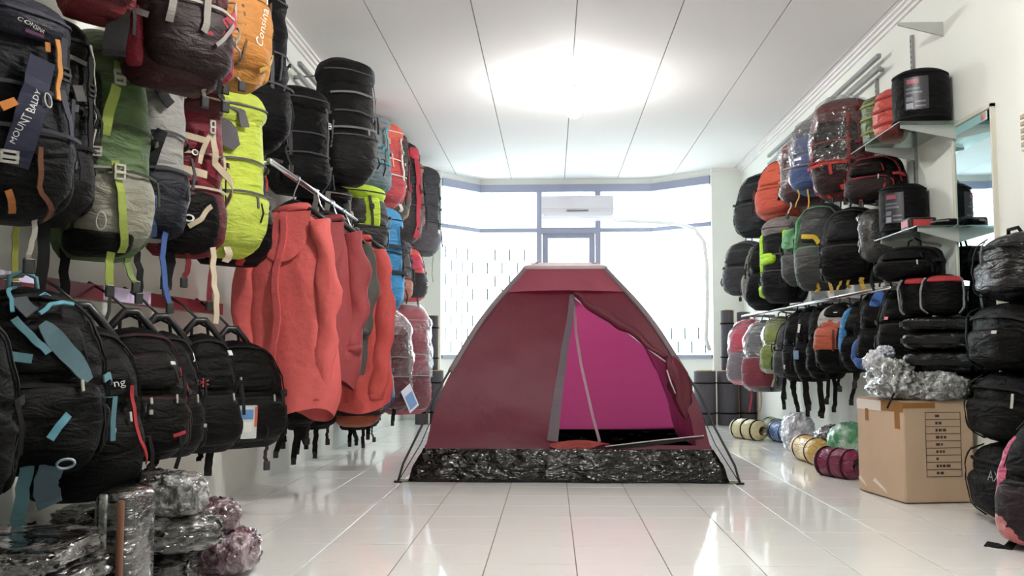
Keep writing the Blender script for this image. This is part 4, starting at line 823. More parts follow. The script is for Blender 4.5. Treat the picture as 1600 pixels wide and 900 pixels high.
def ex_or(t, S, H): S.patch('black_oval', fab((30, 29, 30)), t, .52, .72, .14, .5, .03, sq=2)
wall_pack('R', 1183, 244, 340, .42, .30, 1.62, 'day', 'orange day pack with a black oval pocket on right wall', main=(190, 84, 62), front=(196, 88, 64), pocket=(186, 80, 62), side=(140, 96, 92), acc=(120, 60, 56), zipc=(150, 70, 56), seed=75, group=GRT, extra=ex_or)
wall_pack('R', 1150, 266, 366, .48, .32, 1.58, 'day', 'grey black day pack hung high nearest the window', main=(54, 53, 58), pocket=(60, 59, 64), front=(56, 55, 60), acc=(110, 110, 116), zipc=(84, 84, 90), seed=76, group=GRT)
# ---------------------------------------------------------------- right wall, middle row
wall_pack('R', 1132, 374, 460, .38, .30, 1.55, 'day', 'grey round day pack hung at mid height nearest the window', main=(66, 64, 70), pocket=(76, 74, 80), front=(66, 64, 70), acc=(100, 98, 104), seed=81, group=GRM, straps=[(0, .6, .06, (90, 90, 90), .008)])
wall_pack('R', 1164, 378, 476, .22, .27, 1.61, 'day', 'pale grey green day pack between two black ones', main=(112, 112, 102), pocket=(120, 120, 110), acc=(80, 80, 76), seed=82, group=GRM)
wall_pack('R', 1181, 372, 484, .30, .29, 1.58, 'day', 'large plain black day pack behind the lime pack', main=(28, 27, 29), seed=83, group=GRM, Yc=7.52)
def ex_rl(t, S, H):
    S.patch('lime_panel', fab((176, 226, 60)), t, .06, .2, .3, .96, .02, sq=6); S.patch('lime_panel', fab((176, 226, 60)), t, .2, .5, .5, .66, .024); S.patch('lime_panel', fab((176, 226, 60)), t, .56, .66, .72, .98, .024); S.patch('lime_drop', fab((176, 226, 60)), t, .12, .24, .06, .24, .03, sq=2)
wall_pack('R', 1191, 336, 472, .34, .27, 1.60, 'trek', 'black pack with bright lime panels on the right wall', main=(46, 46, 48), hood=(120, 112, 110), pocket=(52, 51, 54), side=(60, 60, 62), acc=(90, 88, 90), vstraps=0, seed=84, group=GRM, extra=ex_rl)
def ex_rg(t, S, H): S.patch('green_flap', fab((110, 168, 118)), t, .22, .46, .55, .9, .03)
wall_pack('R', 1225, 345, 445, .26, .24, 1.65, 'day', 'grey day pack with pale green flap beside lime panels', main=(84, 84, 84), pocket=(92, 92, 92), front=(100, 146, 108), acc=(70, 70, 72), seed=85, group=GRM, extra=ex_rg)
def ex_rd(t, S, H):
    S.patch('green_edge', fab((86, 146, 100)), t, .16, .26, .2, .9, .02); S.strap('yellow_strap', web((222, 190, 60)), t, [(.42, .6), (.52, .58), (.56, .5)], .03, .04)
wall_pack('R', 1245, 314, 452, .34, .27, 1.64, 'day', 'charcoal day pack with green edge and yellow strap', main=(76, 78, 78), pocket=(88, 90, 88), front=(82, 84, 84), side=(96, 150, 106), acc=(90, 90, 90), zipc=(110, 150, 116), seed=86, group=GRM, extra=ex_rd, straps=[(-.1, .9, .05, (206, 170, 70), .03, '')])
wall_pack('R', 1284, 320, 442, .38, .25, 1.70, 'day', 'broad black day pack in the middle of right wall', main=(40, 39, 41), pocket=(30, 29, 31), front=(52, 51, 54), zipc=(70, 69, 72), seed=87, group=GRM, straps=[(.2, .8, .07, (214, 180, 76), .02, ''), (-.1, .8, .06, (206, 170, 70), .016, ''), (-.5, .8, .08, (214, 180, 76), .026, ''), (.6, .7, .09, (206, 176, 110), .02, '')])
wall_pack('R', 1341, 326, 408, .17, .20, 1.755, 'bun', 'grey stuff sack in clear plastic beside the lower glass shelf', main=(88, 88, 84), seed=88, wrap=True, group=GRM, cat='stuff sack')
wall_pack('R', 1350, 382, 436, .32, .26, 1.70, 'day', 'black day pack hung below the lower glass shelf', main=(26, 25, 26), seed=89, group=GRM, Yc=4.9)
# ---------------------------------------------------------------- right wall, low rail
wall_pack('R', 1138, 498, 602, .38, .28, 1.60, 'day', 'pink and grey day pack in plastic beside the rolled mats', main=(196, 74, 96), front=(200, 84, 104), pocket=(120, 110, 118), side=(160, 70, 88), acc=(150, 140, 146), seed=91, wrap=True, group=GRB)
wall_pack('R', 1163, 500, 612, .32, .28, 1.61, 'day', 'grey and maroon day pack in plastic on low right rail', main=(96, 94, 98), pocket=(126, 56, 68), front=(110, 108, 112), acc=(170, 168, 170), seed=92, wrap=True, group=GRB, straps=[(0, .7, .2, (190, 170, 130), .012, ''), (.5, .7, .2, (160, 50, 60), .02, '')])
wall_pack('R', 1191, 494, 584, .28, .25, 1.655, 'day', 'olive green day pack in plastic on low right rail', main=(118, 132, 72), front=(124, 138, 76), pocket=(116, 130, 72), acc=(150, 150, 120), seed=93, wrap=True, group=GRB, straps=[(.2, .7, .14, (150, 150, 130), .02), (-.4, .6, .2, BK, .03)])
wall_pack('R', 1212, 500, 590, .20, .20, 1.695, 'day', 'dark grey day pack next to the olive one', main=(92, 90, 92), pocket=(84, 82, 84), seed=94, group=GRB, straps=[(.2, .7, .24, BK, .03), (-.4, .6, .2, BK, .03)])
wall_pack('R', 1226, 484, 596, .22, .22, 1.69, 'day', 'black day pack with white tag on low right rail', main=(34, 33, 35), pocket=(30, 29, 31), logo=((206, 206, 200), .4, .2, .06, .03), seed=95, group=GRB, straps=[(.2, .7, .22, BK, .03), (-.4, .6, .25, BK, .03)])
def ex_pale(t, S, H): S.gadget('badge', WHT, t, .42, .7, .03, MB().rbox(-.01, .01, -.03, .03, 0, .004, .001)); S.gadget('badge', pmat('blue_badge', (120, 150, 180)), t, .4, .35, .045, MB().rbox(-.02, .02, -.03, .03, 0, .004, .001))
wall_pack('R', 1243, 478, 596, .22, .23, 1.70, 'day', 'black day pack with a pale blue badge on low right rail', main=(38, 36, 38), pocket=(34, 32, 34), seed=96, group=GRB, extra=ex_pale, straps=[(.2, .7, .2, BK, .03), (-.5, .6, .24, BK, .02)])
wall_pack('R', 1262, 474, 592, .24, .23, 1.715, 'day', 'plain black day pack beside the orange and grey pack', main=(28, 27, 28), seed=97, group=GRB, straps=[(.2, .7, .26, BK, .03), (-.5, .6, .22, BK, .03)])
def ex_og(t, S, H):
    S.patch('grey_yoke', fab((172, 166, 160)), t, .2, .74, .62, .97, .02); S.patch('black_yoke', fab((38, 36, 38)), t, .32, .66, .76, .99, .034, sq=2.4); S.patch('orange_panel', fab((182, 92, 68)), t, .2, .76, .26, .66, .036, sq=6)
    S.strap('zip', web((120, 60, 50)), t, [(.5, .6), (.5, .3)], .012, .06); S.text('logo', WHT, t, '-', .07, .5, .86, 0, .06)
wall_pack('R', 1276, 472, 582, .32, .26, 1.66, 'day', 'orange and grey day pack with black base on right rail', main=(34, 32, 34), pocket=(30, 28, 30), front=(178, 90, 66), acc=(110, 104, 104), seed=98, group=GRB, extra=ex_og, straps=[(.5, .7, .2, BK, .025), (-.5, .6, .2, BK, .03), (0, .6, .12, BK, .02)])
def ex_bl(t, S, H): S.patch('blue_stripe', fab((84, 146, 198)), t, .24, .33, .18, .9, .03, sq=6)
wall_pack('R', 1316, 468, 580, .26, .24, 1.725, 'day', 'black day pack with a long blue stripe on right rail', main=(34, 33, 34), pocket=(32, 31, 32), seed=99, group=GRB, extra=ex_bl, straps=[(.2, .7, .1, BK, .025)])
def ex_bb(t, S, H):
    S.patch('blue_base', fab((62, 98, 160)), t, .12, .7, .04, .2, .034); S.patch('blue_side', fab((62, 98, 160)), t, .14, .24, .06, .42, .034); S.patch('blue_top', fab((64, 110, 180)), t, .4, .56, .74, .96, .02)
wall_pack('R', 1341, 448, 584, .28, .24, 1.735, 'day', 'black day pack with blue base and blue top on right rail', main=(30, 29, 30), pocket=(28, 27, 28), seed=100, group=GRB, extra=ex_bb, straps=[(.2, .7, .08, BK, .025), (-.4, .7, .1, BK, .025)])
wall_pack('R', 1374, 442, 566, .26, .23, 1.775, 'day', 'long black day pack with a small pink badge behind the box', main=(24, 23, 24), pocket=(26, 25, 26), logo=((214, 130, 130), .4, .55, .022, .016), seed=101, group=GRB, zipc=(60, 58, 58))
# ---------------------------------------------------------------- glass shelves, uprights, mirror
for nm, Y, z0, z1 in ((0, 5.18, 1.0, 2.48), (1, 5.75, 1.6, 2.4)):
    u = empty('shelf_upright', (XR - .008, Y, z0), 0, ('slotted shelf upright under the wall bracket' , 'slotted shelf upright beside the high maroon pack')[nm], 'shelf upright', 'slotted shelf uprights')
    m = MB().box(-.008, .008, -.012, .012, 0, z1 - z0).build('strip', STEEL, u); q = MB()
    z = .03
    while z < z1 - z0 - .03: q.box(-.0095, -.0075, -.003, .003, z, z + .014); z += .03
    q.build('slots', pmat('slot_dark', (60, 60, 60)), u)
def bracket(par, Y, X0, z):
    v = [(X0, Y - .006, z), (XR, Y - .006, z), (XR, Y - .006, z - .075), (X0, Y - .006, z - .014)]; v += [(x, Y + .006, q) for x, _, q in v]
    return mk('bracket', v, [(0, 1, 2, 3), (7, 6, 5, 4), (0, 4, 5, 1), (1, 5, 6, 2), (2, 6, 7, 3), (3, 7, 4, 0)], pmat('bracket_grey', (176, 176, 172), rough=.4), par, False)
def shelf(z, ya, yb, X0, label, bys):
    t = empty('glass_shelf', (0, 0, 0), 0, label, 'shelf'); MB().rbox(X0, XR - .004, ya, yb, z - .008, z, .002).build('glass_plate', SHELFG, t)
    for y in bys: bracket(t, y, X0 + .03, z - .008)
    return t
shelf(1.85, 4.6, 5.34, 1.72, 'upper glass shelf on brackets holding stuff sacks and a black drum bag', (4.66, 5.18)); shelf(1.33, 4.6, 5.2, 1.79, 'lower glass shelf on brackets beside the mirror', (4.66, 5.18))
tb = empty('shelf_bracket', (0, 0, 0), 0, 'empty white shelf bracket sticking out near the ceiling', 'bracket'); bracket(tb, 4.79, 1.80, 2.415)
mr = empty('wall_mirror', (XR, 4.48, 1.2), 0, 'tall narrow mirror in a thin pale frame reflecting the window', 'mirror')
MIR = pmat('mirror_silver', (196, 216, 218), rough=.02, metal=1)
MB().box(-.012, 0, -.205, .205, -.72, .635).build('mirror_glass', MIR, mr)
for a, b, c, d in ((-.215, -.200, -.73, .645), (.200, .215, -.73, .645), (-.215, .215, .63, .648), (-.215, .215, -.735, -.72)): MB().box(-.02, 0, a, b, c, d).build('frame_strip', pmat('pale_frame', (206, 202, 188), rough=.5), mr)
MB().box(-.0135, -.012, -.16, .19, .585, .625).build('sticker', pmat('teal_sticker', (150, 196, 196), rough=.4), mr); MB().box(-.0145, -.0135, -.15, -.10, .592, .62).build('sticker_print', pmat('red_sticker', (196, 110, 110), rough=.4), mr)
sw = empty('switch_panel', (1.975, 3.86, 1.63), 0, 'cream slotted switch panel on the wall pilaster', 'switch'); MB().rbox(-.012, 0, -.06, .06, -.085, .085, .004).build('plate', pmat('cream_plate', (214, 208, 190), rough=.4), sw)
for i in range(5): MB().rbox(-.018, -.01, -.045, .045, -.07 + i * .029, -.052 + i * .029, .002).build('rocker', pmat('brown_rocker', (150, 138, 116), rough=.5), sw)
# ---------------------------------------------------------------- things on the glass shelves
def drum(loc, r, h, label, tiltx=0, rz=0, c=(34, 32, 38), lab=True, seed=1, name='drum_bag'):
    t = empty(name, loc, rz, label, 'drum bag'); t.rotation_euler = (tiltx, 0, rz)
    S = Shape(2 * r, h, 2 * r, [(0, .82), (.05, .95), (.2, 1), (.8, 1), (.93, .92), (.98, .75), (1, .5)], [(0, 1), (1, 1)], seed)
    v = []; n = 40; ts = [0, .02, .06, .12, .2, .3, .4, .5, .6, .7, .8, .88, .94, .98, 1.0]
    for q in ts:
        R_ = r * interp(S.W, q)
        for i in range(n):
            a = 2 * math.pi * i / n; k = 1 + .02 * noise.noise(Vector((math.cos(a) * 2, math.sin(a) * 2, q * 5 + seed))); v.append((R_ * k * math.cos(a), R_ * k * math.sin(a), h * q))
    k = len(ts); v += [(0, 0, 0), (0, 0, h * 1.01)]
    f = [(j * n + i, j * n + (i + 1) % n, (j + 1) * n + (i + 1) % n, (j + 1) * n + i) for j in range(k - 1) for i in range(n)] + [(k * n, (i + 1) % n, i) for i in range(n)] + [(k * n + 1, (k - 1) * n + i, (k - 1) * n + (i + 1) % n) for i in range(n)]
    mk('body', v, f, fab(c), t)
    for q in (.1, .9): MB().tube([(math.cos(a) * r * (interp(S.W, q) + .015), math.sin(a) * r * (interp(S.W, q) + .015), h * q) for a in lsp(0, 2 * math.pi * 39 / 40, 40)], .005, 6, True).build('piping', web((20, 20, 22)), t, True)
    if lab:
        def arc(nm, a0, a1, z0, z1, off, c):
            vv, ff = grid(lambda a, z: Vector((math.cos(a) * (r * 1.02 + off), math.sin(a) * (r * 1.02 + off), z * h)), lsp(a0, a1, 10), lsp(z0, z1, 3)); return mk(nm, vv, ff, pmat('lab_%d_%d_%d' % c, c, rough=.4), t)
        lb = arc('label_card', R(208), R(256), .22, .8, .002, (42, 40, 47))
        for (a0, a1, z0, z1, c2) in ((214, 238, .68, .76, (150, 74, 90)), (212, 226, .24, .34, (150, 152, 158)), (212, 226, .37, .45, (112, 114, 124)), (212, 244, .5, .54, (104, 104, 114)), (212, 240, .57, .61, (96, 96, 106)), (230, 250, .26, .29, (110, 110, 120)), (230, 250, .34, .37, (110, 110, 120))):
            o = arc('label_print', R(a0), R(a1), z0, z1, .004, c2); o.parent = lb
    return t
drum((1.885, 4.74, 1.851), .135, .285, 'black drum bag with printed label on the upper glass shelf', rz=R(8), seed=3)
drum((1.90, 5.06, 1.331), .12, .28, 'black drum bag with printed label leaning on the lower glass shelf', rz=R(-4), seed=5, tiltx=0, name='drum_bag')
def sack(loc, r, h, c, acc, label, seed):
    t = empty('stuff_sack', loc, 0, label, 'stuff sack'); S = Shape(2 * r, h, 2 * r, BUN_W, BUN_D, seed, n=2.1, amp=.016, y0=-r)
    v = []; S.body('body', fab(c, 1), t)
    for tt in (.3, .55, .8): S.strap('seam', web(acc), t, [(0, tt), (.25, tt), (.5, tt), (.75, tt), (1, tt)], .012, .006, n=20)
    return t
o = sack((1.87, 5.24, 1.851), .09, .31, (88, 108, 64), (150, 160, 80), 'green stuff sack standing on the upper glass shelf', 6); o.rotation_euler[2] = R(180)
o = sack((1.86, 5.03, 1.851), .085, .285, (206, 86, 76), (170, 60, 58), 'coral red stuff sack standing beside the black drum bag', 8); o.rotation_euler[2] = R(180)
bx = empty('gadget_box', (1.89, 4.83, 1.331), 0, 'small black and red box on the lower glass shelf', 'box'); MB().rbox(-.07, .07, -.06, .06, 0, .065, .01).build('case', BLACKP, bx); MB().rbox(-.05, .05, -.064, -.055, .015, .052, .003).build('red_face', pmat('red_face', (176, 46, 50), rough=.4), bx); MB().rbox(-.074, -.066, -.05, .04, .015, .052, .003).build('red_face', pmat('red_face', (176, 46, 50)), bx)
pu = Shape(.13, .035, .09, BUN_W, BUN_D, 4); o = empty('pouch', (1.99, 4.46, 1.331), R(90), 'small black pouch lying on the lower glass shelf by the mirror', 'pouch'); o.location.y = 4.66; pu.body('body', fab((30, 29, 31)), o); pu.strap('zip', web(GR), o, [(.1, .6), (.5, .62), (.9, .6)], .006, .004)
# ---------------------------------------------------------------- carton and plastic bag
A_, B_ = hit(1415, 788, 'Z', 0), hit(1342, 766, 'Z', 0); e1 = (B_ - A_); bl_ = e1.length; ang = math.atan2(e1.y, e1.x)
bw, bh = .35, .475
cb = empty('cardboard_box', A_, ang - math.pi / 2, 'worn brown cardboard carton with a printed table on its side', 'box')
def kraft():
    m = pmat('brown_cardboard', (190, 164, 138), rough=.85, var=.14, vscale=5, bump=.2, bscale=30, dist=.002); return m
KR = kraft()
MB().rbox(0, bw, 0, bl_, .004, bh, .008).build('carton', KR, cb)
for (x0, x1, y0, y1, zz) in ((0, bw, 0, bl_ * .5 - .002, bh), (0, bw, bl_ * .5 + .002, bl_, bh)): MB().box(x0 + .004, x1 - .004, y0 + .004, y1 - .004, bh, bh + .004).build('top_flap', KR, cb)
TAPE = pmat('pale_tape', (222, 212, 204), rough=.3); TPB = pmat('brown_tape', (150, 108, 62), rough=.25)
MB().box(-.0015, .0, .20, bl_ - .004, bh - .055, bh - .004).build('white_tape', TAPE, cb); MB().box(-.002, .0, -.001, .2, bh - .05, bh - .002).build('brown_tape', TPB, cb); MB().box(-.001, .16, -.0018, .0, bh - .03, bh - .004).build('brown_tape', TPB, cb)
MB().box(-.002, .0, .03, .075, bh - .13, bh - .05).build('brown_tape', TPB, cb); MB().box(-.002, .0, .33, .36, bh - .11, bh - .05).build('brown_tape', TPB, cb)
for (y0, y1, z0, z1) in ((.16, .30, .045, .075), (.36, .45, .05, .07)):
    mk('scuff', [(-.0015, y0, z0 - .02), (-.0015, y1, z1 - .005), (-.0015, y1 - .02, z1 + .012), (-.0015, y0 + .02, z0)], [(0, 1, 2, 3)], TAPE, cb, False)
INK = pmat('black_ink', (70, 56, 46), rough=.8)
pt = MB(); tx0, tx1, tz0, tz1 = .11, .285, .125, .425
for i in range(10): z = tz0 + (tz1 - tz0) * i / 9; pt.box(tx0, tx1, -.0014, 0, z - .0012, z + .0012)
for x in (tx0, tx1): pt.box(x - .0012, x + .0012, -.0014, 0, tz0, tz1)
rn = random.Random(4)
for i in range(9):
    z = tz0 + (tz1 - tz0) * (i + .5) / 9; x = tx0 + .05
    for k in range(rn.randint(1, 4)): w_ = rn.uniform(.008, .02); pt.box(x, x + w_, -.0014, 0, z - .006, z + .006); x += w_ + .006
pt.build('printed_table', INK, cb)
def crumple(name, parent, c, rx, ry, rz, mat, seed, amp=.18, e=.6, nu=56, nv=30, flat=True):
    v = []
    for j in range(nv + 1):
        ph = -math.pi / 2 + math.pi * j / nv
        for i in range(nu):
            a = 2 * math.pi * i / nu; sg = lambda q, p: math.copysign(abs(q) ** p, q)
            d = Vector((sg(math.cos(ph), e) * sg(math.cos(a), e), sg(math.cos(ph), e) * sg(math.sin(a), e), sg(math.sin(ph), e)))
            k = 1 + amp * (1 - abs(noise.noise(d * 2.1 + Vector((seed, 0, 0)))) * 2.4) * .6 + amp * .5 * (.5 - abs(noise.noise(d * 5.5 + Vector((0, seed, 0))))) + amp * .3 * noise.noise(d * 12)
            p = Vector((d.x * rx * k, d.y * ry * k, d.z * rz * (k if d.z > 0 else 1)))
            v.append(Vector(c) + p)
    f = [(j * nu + i, j * nu + (i + 1) % nu, (j + 1) * nu + (i + 1) % nu, (j + 1) * nu + i) for j in range(nv) for i in range(nu)]
    return mk(name, v, f, mat, parent)
ST = (.7, .7, 2.6); FO1 = foil('film_silver', (150, 150, 150), (112, 112, 110), (226, 228, 226), 24); FO2 = foil('film_dark', (60, 56, 56), (26, 23, 22), (150, 146, 143), 17, stretch=ST); FO3 = foil('film_pink', (150, 100, 120), (92, 62, 74), (206, 186, 194), 20); FO6 = foil('film_grey', (110, 106, 104), (50, 47, 46), (190, 187, 184), 18, stretch=(.8, .8, 2)); FO4 = foil('film_white', (220, 220, 226), (170, 172, 184), (246, 246, 250), 18)
pb = empty('plastic_bag', A_ + Vector((.12, .22, bh + .004)), 0, 'crumpled clear plastic bag heaped on the cardboard carton', 'plastic bag')
crumple('bag', pb, (-.112, -.04, .09), .08, .155, .09, FO1, 3.3, .36, .8, 72, 40); crumple('bag_fold', pb, (.05, -.172, .062), .13, .045, .062, FO1, 7.7, .36, .8, 64, 34); nk = crumple('bag_neck', pb, (-.15, .03, .175), .05, .05, .05, FO4, 5.1, .5, .9); crumple('bag_tip', pb, (-.11, .02, .225), .035, .035, .03, FO4, 6.1, .5, .9)
MB().strip([(-.12, -.02, .20), (-.135, -.03, .13), (-.15, -.04, .08)], (1, 0, 0), .018, .004).build('tie_strip', web(BK), pb); MB().tube([(-.10, -.17, .07), (-.15, -.19, .03), (-.185, -.2, -.035)], .005, 6).build('cord', web(BK), pb, True)
# ---------------------------------------------------------------- folded black bags above the carton
for k, (z0, h_, w_) in enumerate(((.485, .12, .36), (.60, .12, .38), (.715, .10, .36), (.81, .075, .34))):
    t = make_pack('bun', (XR - .005, 4.68, z0), R(90), w_ * .66, h_ - .002, .27, ('folded black bag at the bottom of the pile on the carton', 'folded black bag second from bottom on the carton pile', 'folded black bag third from bottom on the carton pile', 'folded black bag on top of the carton pile')[k], main=(26 + 3 * k, 25 + 3 * k, 26 + 3 * k), seed=110 + k, shiny=1, name='folded_bag', cat='bag', group='folded black bags on the carton', hstraps=[(.05, .95, .5, (44, 42, 44), 0)])
for k, (Y, X, c) in enumerate(((4.78, 1.86, 0), (4.64, 1.925, 1))):
    def ex_rt(t, S, H): S.patch('red_top', fab((170, 52, 56)), t, .3, .92, .8, .96, .012); S.strap('grey_piping', web((150, 150, 152)), t, [(.2, .05), (.18, .4), (.2, .75), (.26, .92)], .014, .012, n=18); S.strap('grey_piping', web((150, 150, 152)), t, [(.8, .05), (.82, .4), (.82, .75), (.78, .9)], .01, .012, n=18)
    make_pack('bun', (X, Y, .887), R(152), .19, .20, .095, ('upright black pouch with red top behind its twin', 'upright black pouch with red top nearest the stacked packs')[k], main=(27, 26, 27), seed=120 + k, name='upright_pouch', cat='pouch', group='red topped pouches', extra=ex_rt)
# ---------------------------------------------------------------- stacked black packs at the right
sy = [(-.01, .328, .62, 3.97, 'large black duffel pack at the bottom of the right stack', 1.80), (.325, .30, .58, 4.0, 'black pack second from the floor in the right stack', 1.82), (.625, .29, .56, 3.98, 'black pack with small red and white badge in right stack', 1.81), (.915, .285, .50, 3.92, 'glossy black pack on top of the right stack', 1.82)]
for k, (z0, h_, w_, Y, lb, Xf) in enumerate(sy):
    def ex_s(t, S, H, k=k):
        if k == 2: S.text('logo', pmat('red_print', RED), t, '/', .03, .6, .55, 0, .02); S.gadget('badge', BUCKG, t, .63, .56, .02, MB().rbox(-.016, .016, -.007, .007, 0, .004, .001))
        if k == 0: S.text('logo', pmat('grey_print', (130, 128, 126)), t, 'AX', .06, .58, .62, 0, .02)
        if k == 1: S.gadget('zip_pull', BUCKG, t, .7, .62, .02, MB().rbox(-.006, .006, -.03, .03, 0, .006, .002))
        if k == 3: S.strap('piping', web((120, 118, 116)), t, [(.42, .9), (.45, .6), (.47, .35)], .008, .02)
        S.strap('main_zip', web((44, 43, 44)), t, [(.08, .6), (.3, .78), (.5, .8), (.7, .78), (.92, .6)], .012, .01, n=22); S.patch('front_pocket', fab((28, 27, 28), 1 if k == 3 else 0), t, .2, .8, .1, .62, .022)
        MB().tube([(-.06, .1, h_ - .01), (-.04, .11, h_ + .02), (.04, .11, h_ + .02), (.06, .1, h_ - .01)], .008, 6).build('grab_loop', web(BK), t, True) if k == 3 else None
        S.strap('side_strap', web(BK), t, [(.3, .04), (.32, .5), (.34, .96)], .022, .028)
    make_pack('bun', (XR - .0, Y, max(z0, 0.0)), R(90), w_, h_, XR - Xf, lb, main=(23, 22, 23), seed=130 + k, shiny=1 if k == 3 else 0, name='stacked_pack', cat='backpack', group='black packs stacked at the right', extra=ex_s)
def ex_pk(t, S, H):
    S.patch('pink_side', fab((206, 96, 128), 1), t, .12, .3, .1, .8, .02); S.patch('pink_base', fab((196, 110, 110), 1), t, .2, .5, .03, .3, .03); S.strap('grey_cord', web((190, 188, 186)), t, [(.1, .75), (.05, .55)], .012, .03)
p = hit(1612, 858, 'Z', 0)
pk = make_pack('day', (p.x + .16, p.y + .0, 0), R(112), .34, .50, .24, 'black and pink day pack standing on floor by the right stack', main=(34, 28, 31), pocket=(60, 34, 42), front=(40, 30, 34), side=(190, 90, 118), acc=BK, seed=140, extra=ex_pk)
a, b, c = hit(1590, 838, 'Z', .02), hit(1575, 856, 'Z', .006), hit(1540, 850, 'Z', .006)
q = MB().strip([a + Vector((.02, .02, .1)), a, b, (b + c) / 2, c], (0, 1, .3), .03, .005); q.v = [pk.matrix_basis.inverted() @ x for x in q.v]; q.build('floor_strap', web(BK), pk)
def ex_gl(t, S, H):
    S.strap('grey_loop', web((176, 174, 168)), t, [(.2, .9), (.1, .6), (.12, .3), (.2, .35), (.22, .6)], .02, .02, n=20); S.patch('lime_tip', fab((186, 206, 84)), t, .1, .2, .05, .2, .02)
p = hit(1585, 625, 'X', 1.66)
make_pack('day', (1.92, p.y - .16, .50), R(100), .32, .40, .24, 'charcoal day pack with grey loop standing on the pink pack', main=(50, 49, 50), seed=141, extra=ex_gl)
# ---------------------------------------------------------------- sleeping bags along the right floor
def bagroll(p0, p1, r, c, acc, label, seed, bands=3, shiny=1, ends=None, name='sleeping_bag_roll'):
    p0, p1 = Vector(p0), Vector(p1); d = p1 - p0; L_ = d.length
    t = empty(name, ((p0 + p1) / 2).to_tuple(), math.atan2(d.y, d.x), label, 'sleeping bag', 'rolled sleeping bags along the right floor'); t.location.z = r * .93
    ts = [0, .02, .06, .12] + [.12 + .76 * i / 20 for i in range(1, 20)] + [.88, .94, .98, 1]; n = 24; v = []
    for q in ts:
        k = interp([(0, .45), (.02, .62), (.06, .85), (.12, .97), (.5, 1), (.88, .97), (.94, .85), (.98, .62), (1, .45)], q) - (.06 * max(0, math.cos((q - .5) * 2 * math.pi * bands)) ** 8)
        for i in range(n):
            a = 2 * math.pi * i / n; w = r * k * (1 + .06 * noise.noise(Vector((math.cos(a) * 2, math.sin(a) * 2, q * 9 + seed)))); v.append(((q - .5) * L_, w * math.cos(a), max(w * math.sin(a), -r * .93)))
    k = len(ts); f = [(j * n + i, j * n + (i + 1) % n, (j + 1) * n + (i + 1) % n, (j + 1) * n + i) for j in range(k - 1) for i in range(n)] + [tuple(range(n)), tuple((k - 1) * n + i for i in range(n - 1, -1, -1))]
    mk('body', v, f, fab(c, shiny), t)
    for i in range(bands):
        x = L_ * ((i + .5) / bands - .5) if bands > 1 else 0
        MB().tube([(x, r * .98 * math.cos(a), max(r * .98 * math.sin(a), -r * .92)) for a in lsp(0, 2 * math.pi * 23 / 24, 24)], .006, 6, True).build('band', web(acc), t, True)
    if ends:
        for sx in (-1, 1): MB().tube([(sx * L_ * .44, 0, 0), (sx * (L_ * .5 + .002), 0, 0), (sx * (L_ * .5 + .006), 0, 0)], [r * .97, r * .7, r * .45], 20).build('end_cap', fab(ends, shiny), t, True)
    return t
fl = lambda x, y: hit(x, y, 'Z', 0)
def rollpx(a, b, r, *args, **kw): return bagroll(fl(*a) + Vector((0, r * .5, 0)), fl(*b) + Vector((0, r * .5, 0)), r, *args, **kw)
rollpx((1150, 684), (1194, 690), .085, (206, 194, 150), BK, 'cream sleeping bag roll with black bands on floor by the mats', 1, 3)
rollpx((1212, 688), (1242, 695), .085, (92, 122, 170), BK, 'blue sleeping bag roll with a brown end on the floor', 2, 2, ends=(180, 142, 104))
bagroll((1.93, 8.0, 0), (1.93, 8.45, 0), .075, (112, 120, 84), BK, 'olive green roll against the right wall behind the blue roll', 7, 2).location.z = .07
q = crumple('white_sack', None, tuple(fl(1253, 706) + Vector((0, .1, .12))), .10, .12, .14, FO4, 2.2, .25, .8); tag(q, 'white crinkled plastic sack standing between the sleeping bag rolls', 'sack')
rollpx((1252, 716), (1290, 730), .085, (214, 176, 96), BK, 'yellow sleeping bag roll with a white label in front of sack', 3, 2)
rollpx((1286, 742), (1345, 752), .085, (122, 40, 72), (70, 30, 44), 'shiny purple maroon sleeping bag roll beside the carton', 4, 3)
q = crumple('wrapped_bundle', None, tuple(fl(1305, 722) + Vector((0.10, .20, .10))), .15, .13, .105, FO2, 4.7, .3, .7); tag(q, 'grey plastic wrapped bundle behind the maroon roll', 'bundle')
q = empty('rolled_blanket', hit(1326, 672, 'X', 1.83) + Vector((0, 0, 0)), 0, 'green red and white rolled blanket beside the carton', 'blanket'); q.location.z = .10
crumple('blanket', q, (0, 0, .04), .12, .12, .13, foil('green_white_print', (90, 160, 110), (66, 140, 92), (206, 216, 208), 14, .5, .4), 1.2, .15, .9)
MB().tube([(.102 * math.cos(a) * .6 - .04, -.095 + .02 * math.sin(a), .04 + .1 * math.sin(a)) for a in lsp(-1.2, 1.4, 12)], .016, 8).build('red_band', fab((168, 56, 60)), q, True)
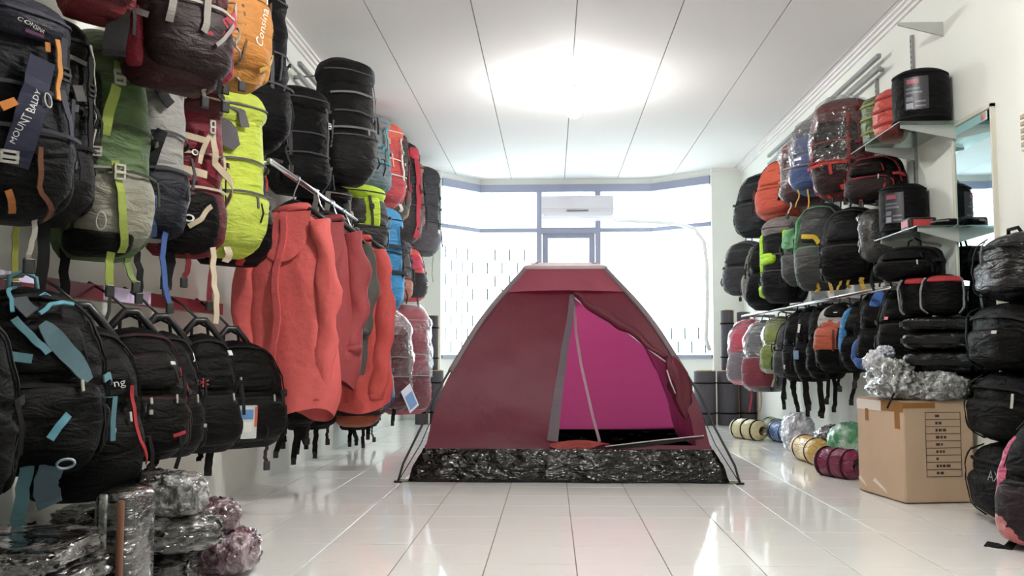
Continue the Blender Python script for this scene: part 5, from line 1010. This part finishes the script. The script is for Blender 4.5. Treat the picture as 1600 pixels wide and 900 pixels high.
# ---------------------------------------------------------------- plastic wrapped goods at the lower left
def bundle(x, y, z, rx, ry, rz, mat, label, seed, rot=0, amp=.22, e=.55, stripe=None):
    t = empty('wrapped_bundle', (x, y, z), rot, label, 'wrapped bundle', 'plastic wrapped goods on the lower left'); crumple('film', t, (0, 0, rz), rx, ry, rz, mat, seed, amp, e, 64, 30)
    for i in range(3):
        pts = [(rx * (1.0 + .02 * math.sin(k)) if False else rx * 1.02, -ry * .8 + ry * 1.6 * k / 9, rz * (.5 + .45 * i) + .006 * math.sin(k * 1.7 + seed + i)) for k in range(10)]
        MB().strip(pts, (0, 0, 1), .008, .004).build('film_fold', FO1, t)
    return t
FO5 = foil('film_black', (40, 37, 37), (16, 14, 14), (120, 116, 115), 16, .24, stretch=ST, p0=.5, p1=.78)
z = 0
for k, (hh, xx) in enumerate(((.075, 0), (.07, .01), (.065, -.01), (.06, .01), (.055, -.01))):
    bundle(-1.24 + xx, 1.95, z, .22, .18, hh / 2, (FO5, FO2, FO5, FO2, FO2)[k], ('flat plastic wrapped pack at the bottom of left pile', 'flat plastic wrapped pack second in left pile', 'flat plastic wrapped pack third in left pile', 'flat plastic wrapped pack fourth in left pile', 'flat plastic wrapped pack on top of left pile')[k], 2.0 + k, R(3 * k - 5), .2, .42); z += hh * .93
t = empty('wrapped_board', (-1.06, 2.30, 0), R(4), 'upright plastic wrapped item with orange stripe beside left pile', 'wrapped bundle')
MB().rbox(-.05, .05, -.09, .09, 0, .37, .03, 3).build('film', FO5, t, True); MB().rbox(.012, .030, -.094, -.06, .02, .35, .006).build('orange_stripe', pmat('orange_stripe', (140, 96, 76), rough=.3), t); MB().rbox(-.03, -.01, -.094, -.085, .01, .365, .004).build('pale_stripe', FO1, t)
lb = ['black film bundle lowest in the heap by left wall', 'dark film bundle at the front of the left heap', 'dark film bundle in the middle of the left heap', 'grey film bundle high in the left heap', 'pink tinted film bundle at the side of left heap', 'small silver film bundle on top of left heap', 'pink and silver film bundle tied with black string', 'dark film bundle behind the left heap']
bs = [(-1.25, 2.72, 0, .18, .15, .07, FO5, 1), (-1.10, 2.68, .135, .12, .12, .055, FO2, 2), (-1.38, 2.84, .135, .12, .12, .05, FO5, 3), (-1.22, 2.82, .235, .12, .12, .05, FO6, 4), (-1.05, 2.98, .0, .10, .10, .07, FO3, 5), (-1.07, 2.64, .24, .075, .075, .055, FO1, 6), (-1.08, 2.95, .137, .085, .08, .05, FO3, 7), (-1.37, 2.36, 0, .14, .10, .12, FO5, 8)]
for l_, (x, y, z, rx, ry, rz_, mt, sd) in zip(lb, bs):
    t = bundle(x, y, z, rx, ry, rz_, mt, l_, sd + .4, R(sd * 17), .2 if mt is FO3 else .28, .7)
    if sd == 7: MB().tube([(-.02, -.02, .11), (.03, -.05, .09), (.08, -.08, .03), (.12, -.12, -.03)], .004, 6).build('string', web(BK), t, True)
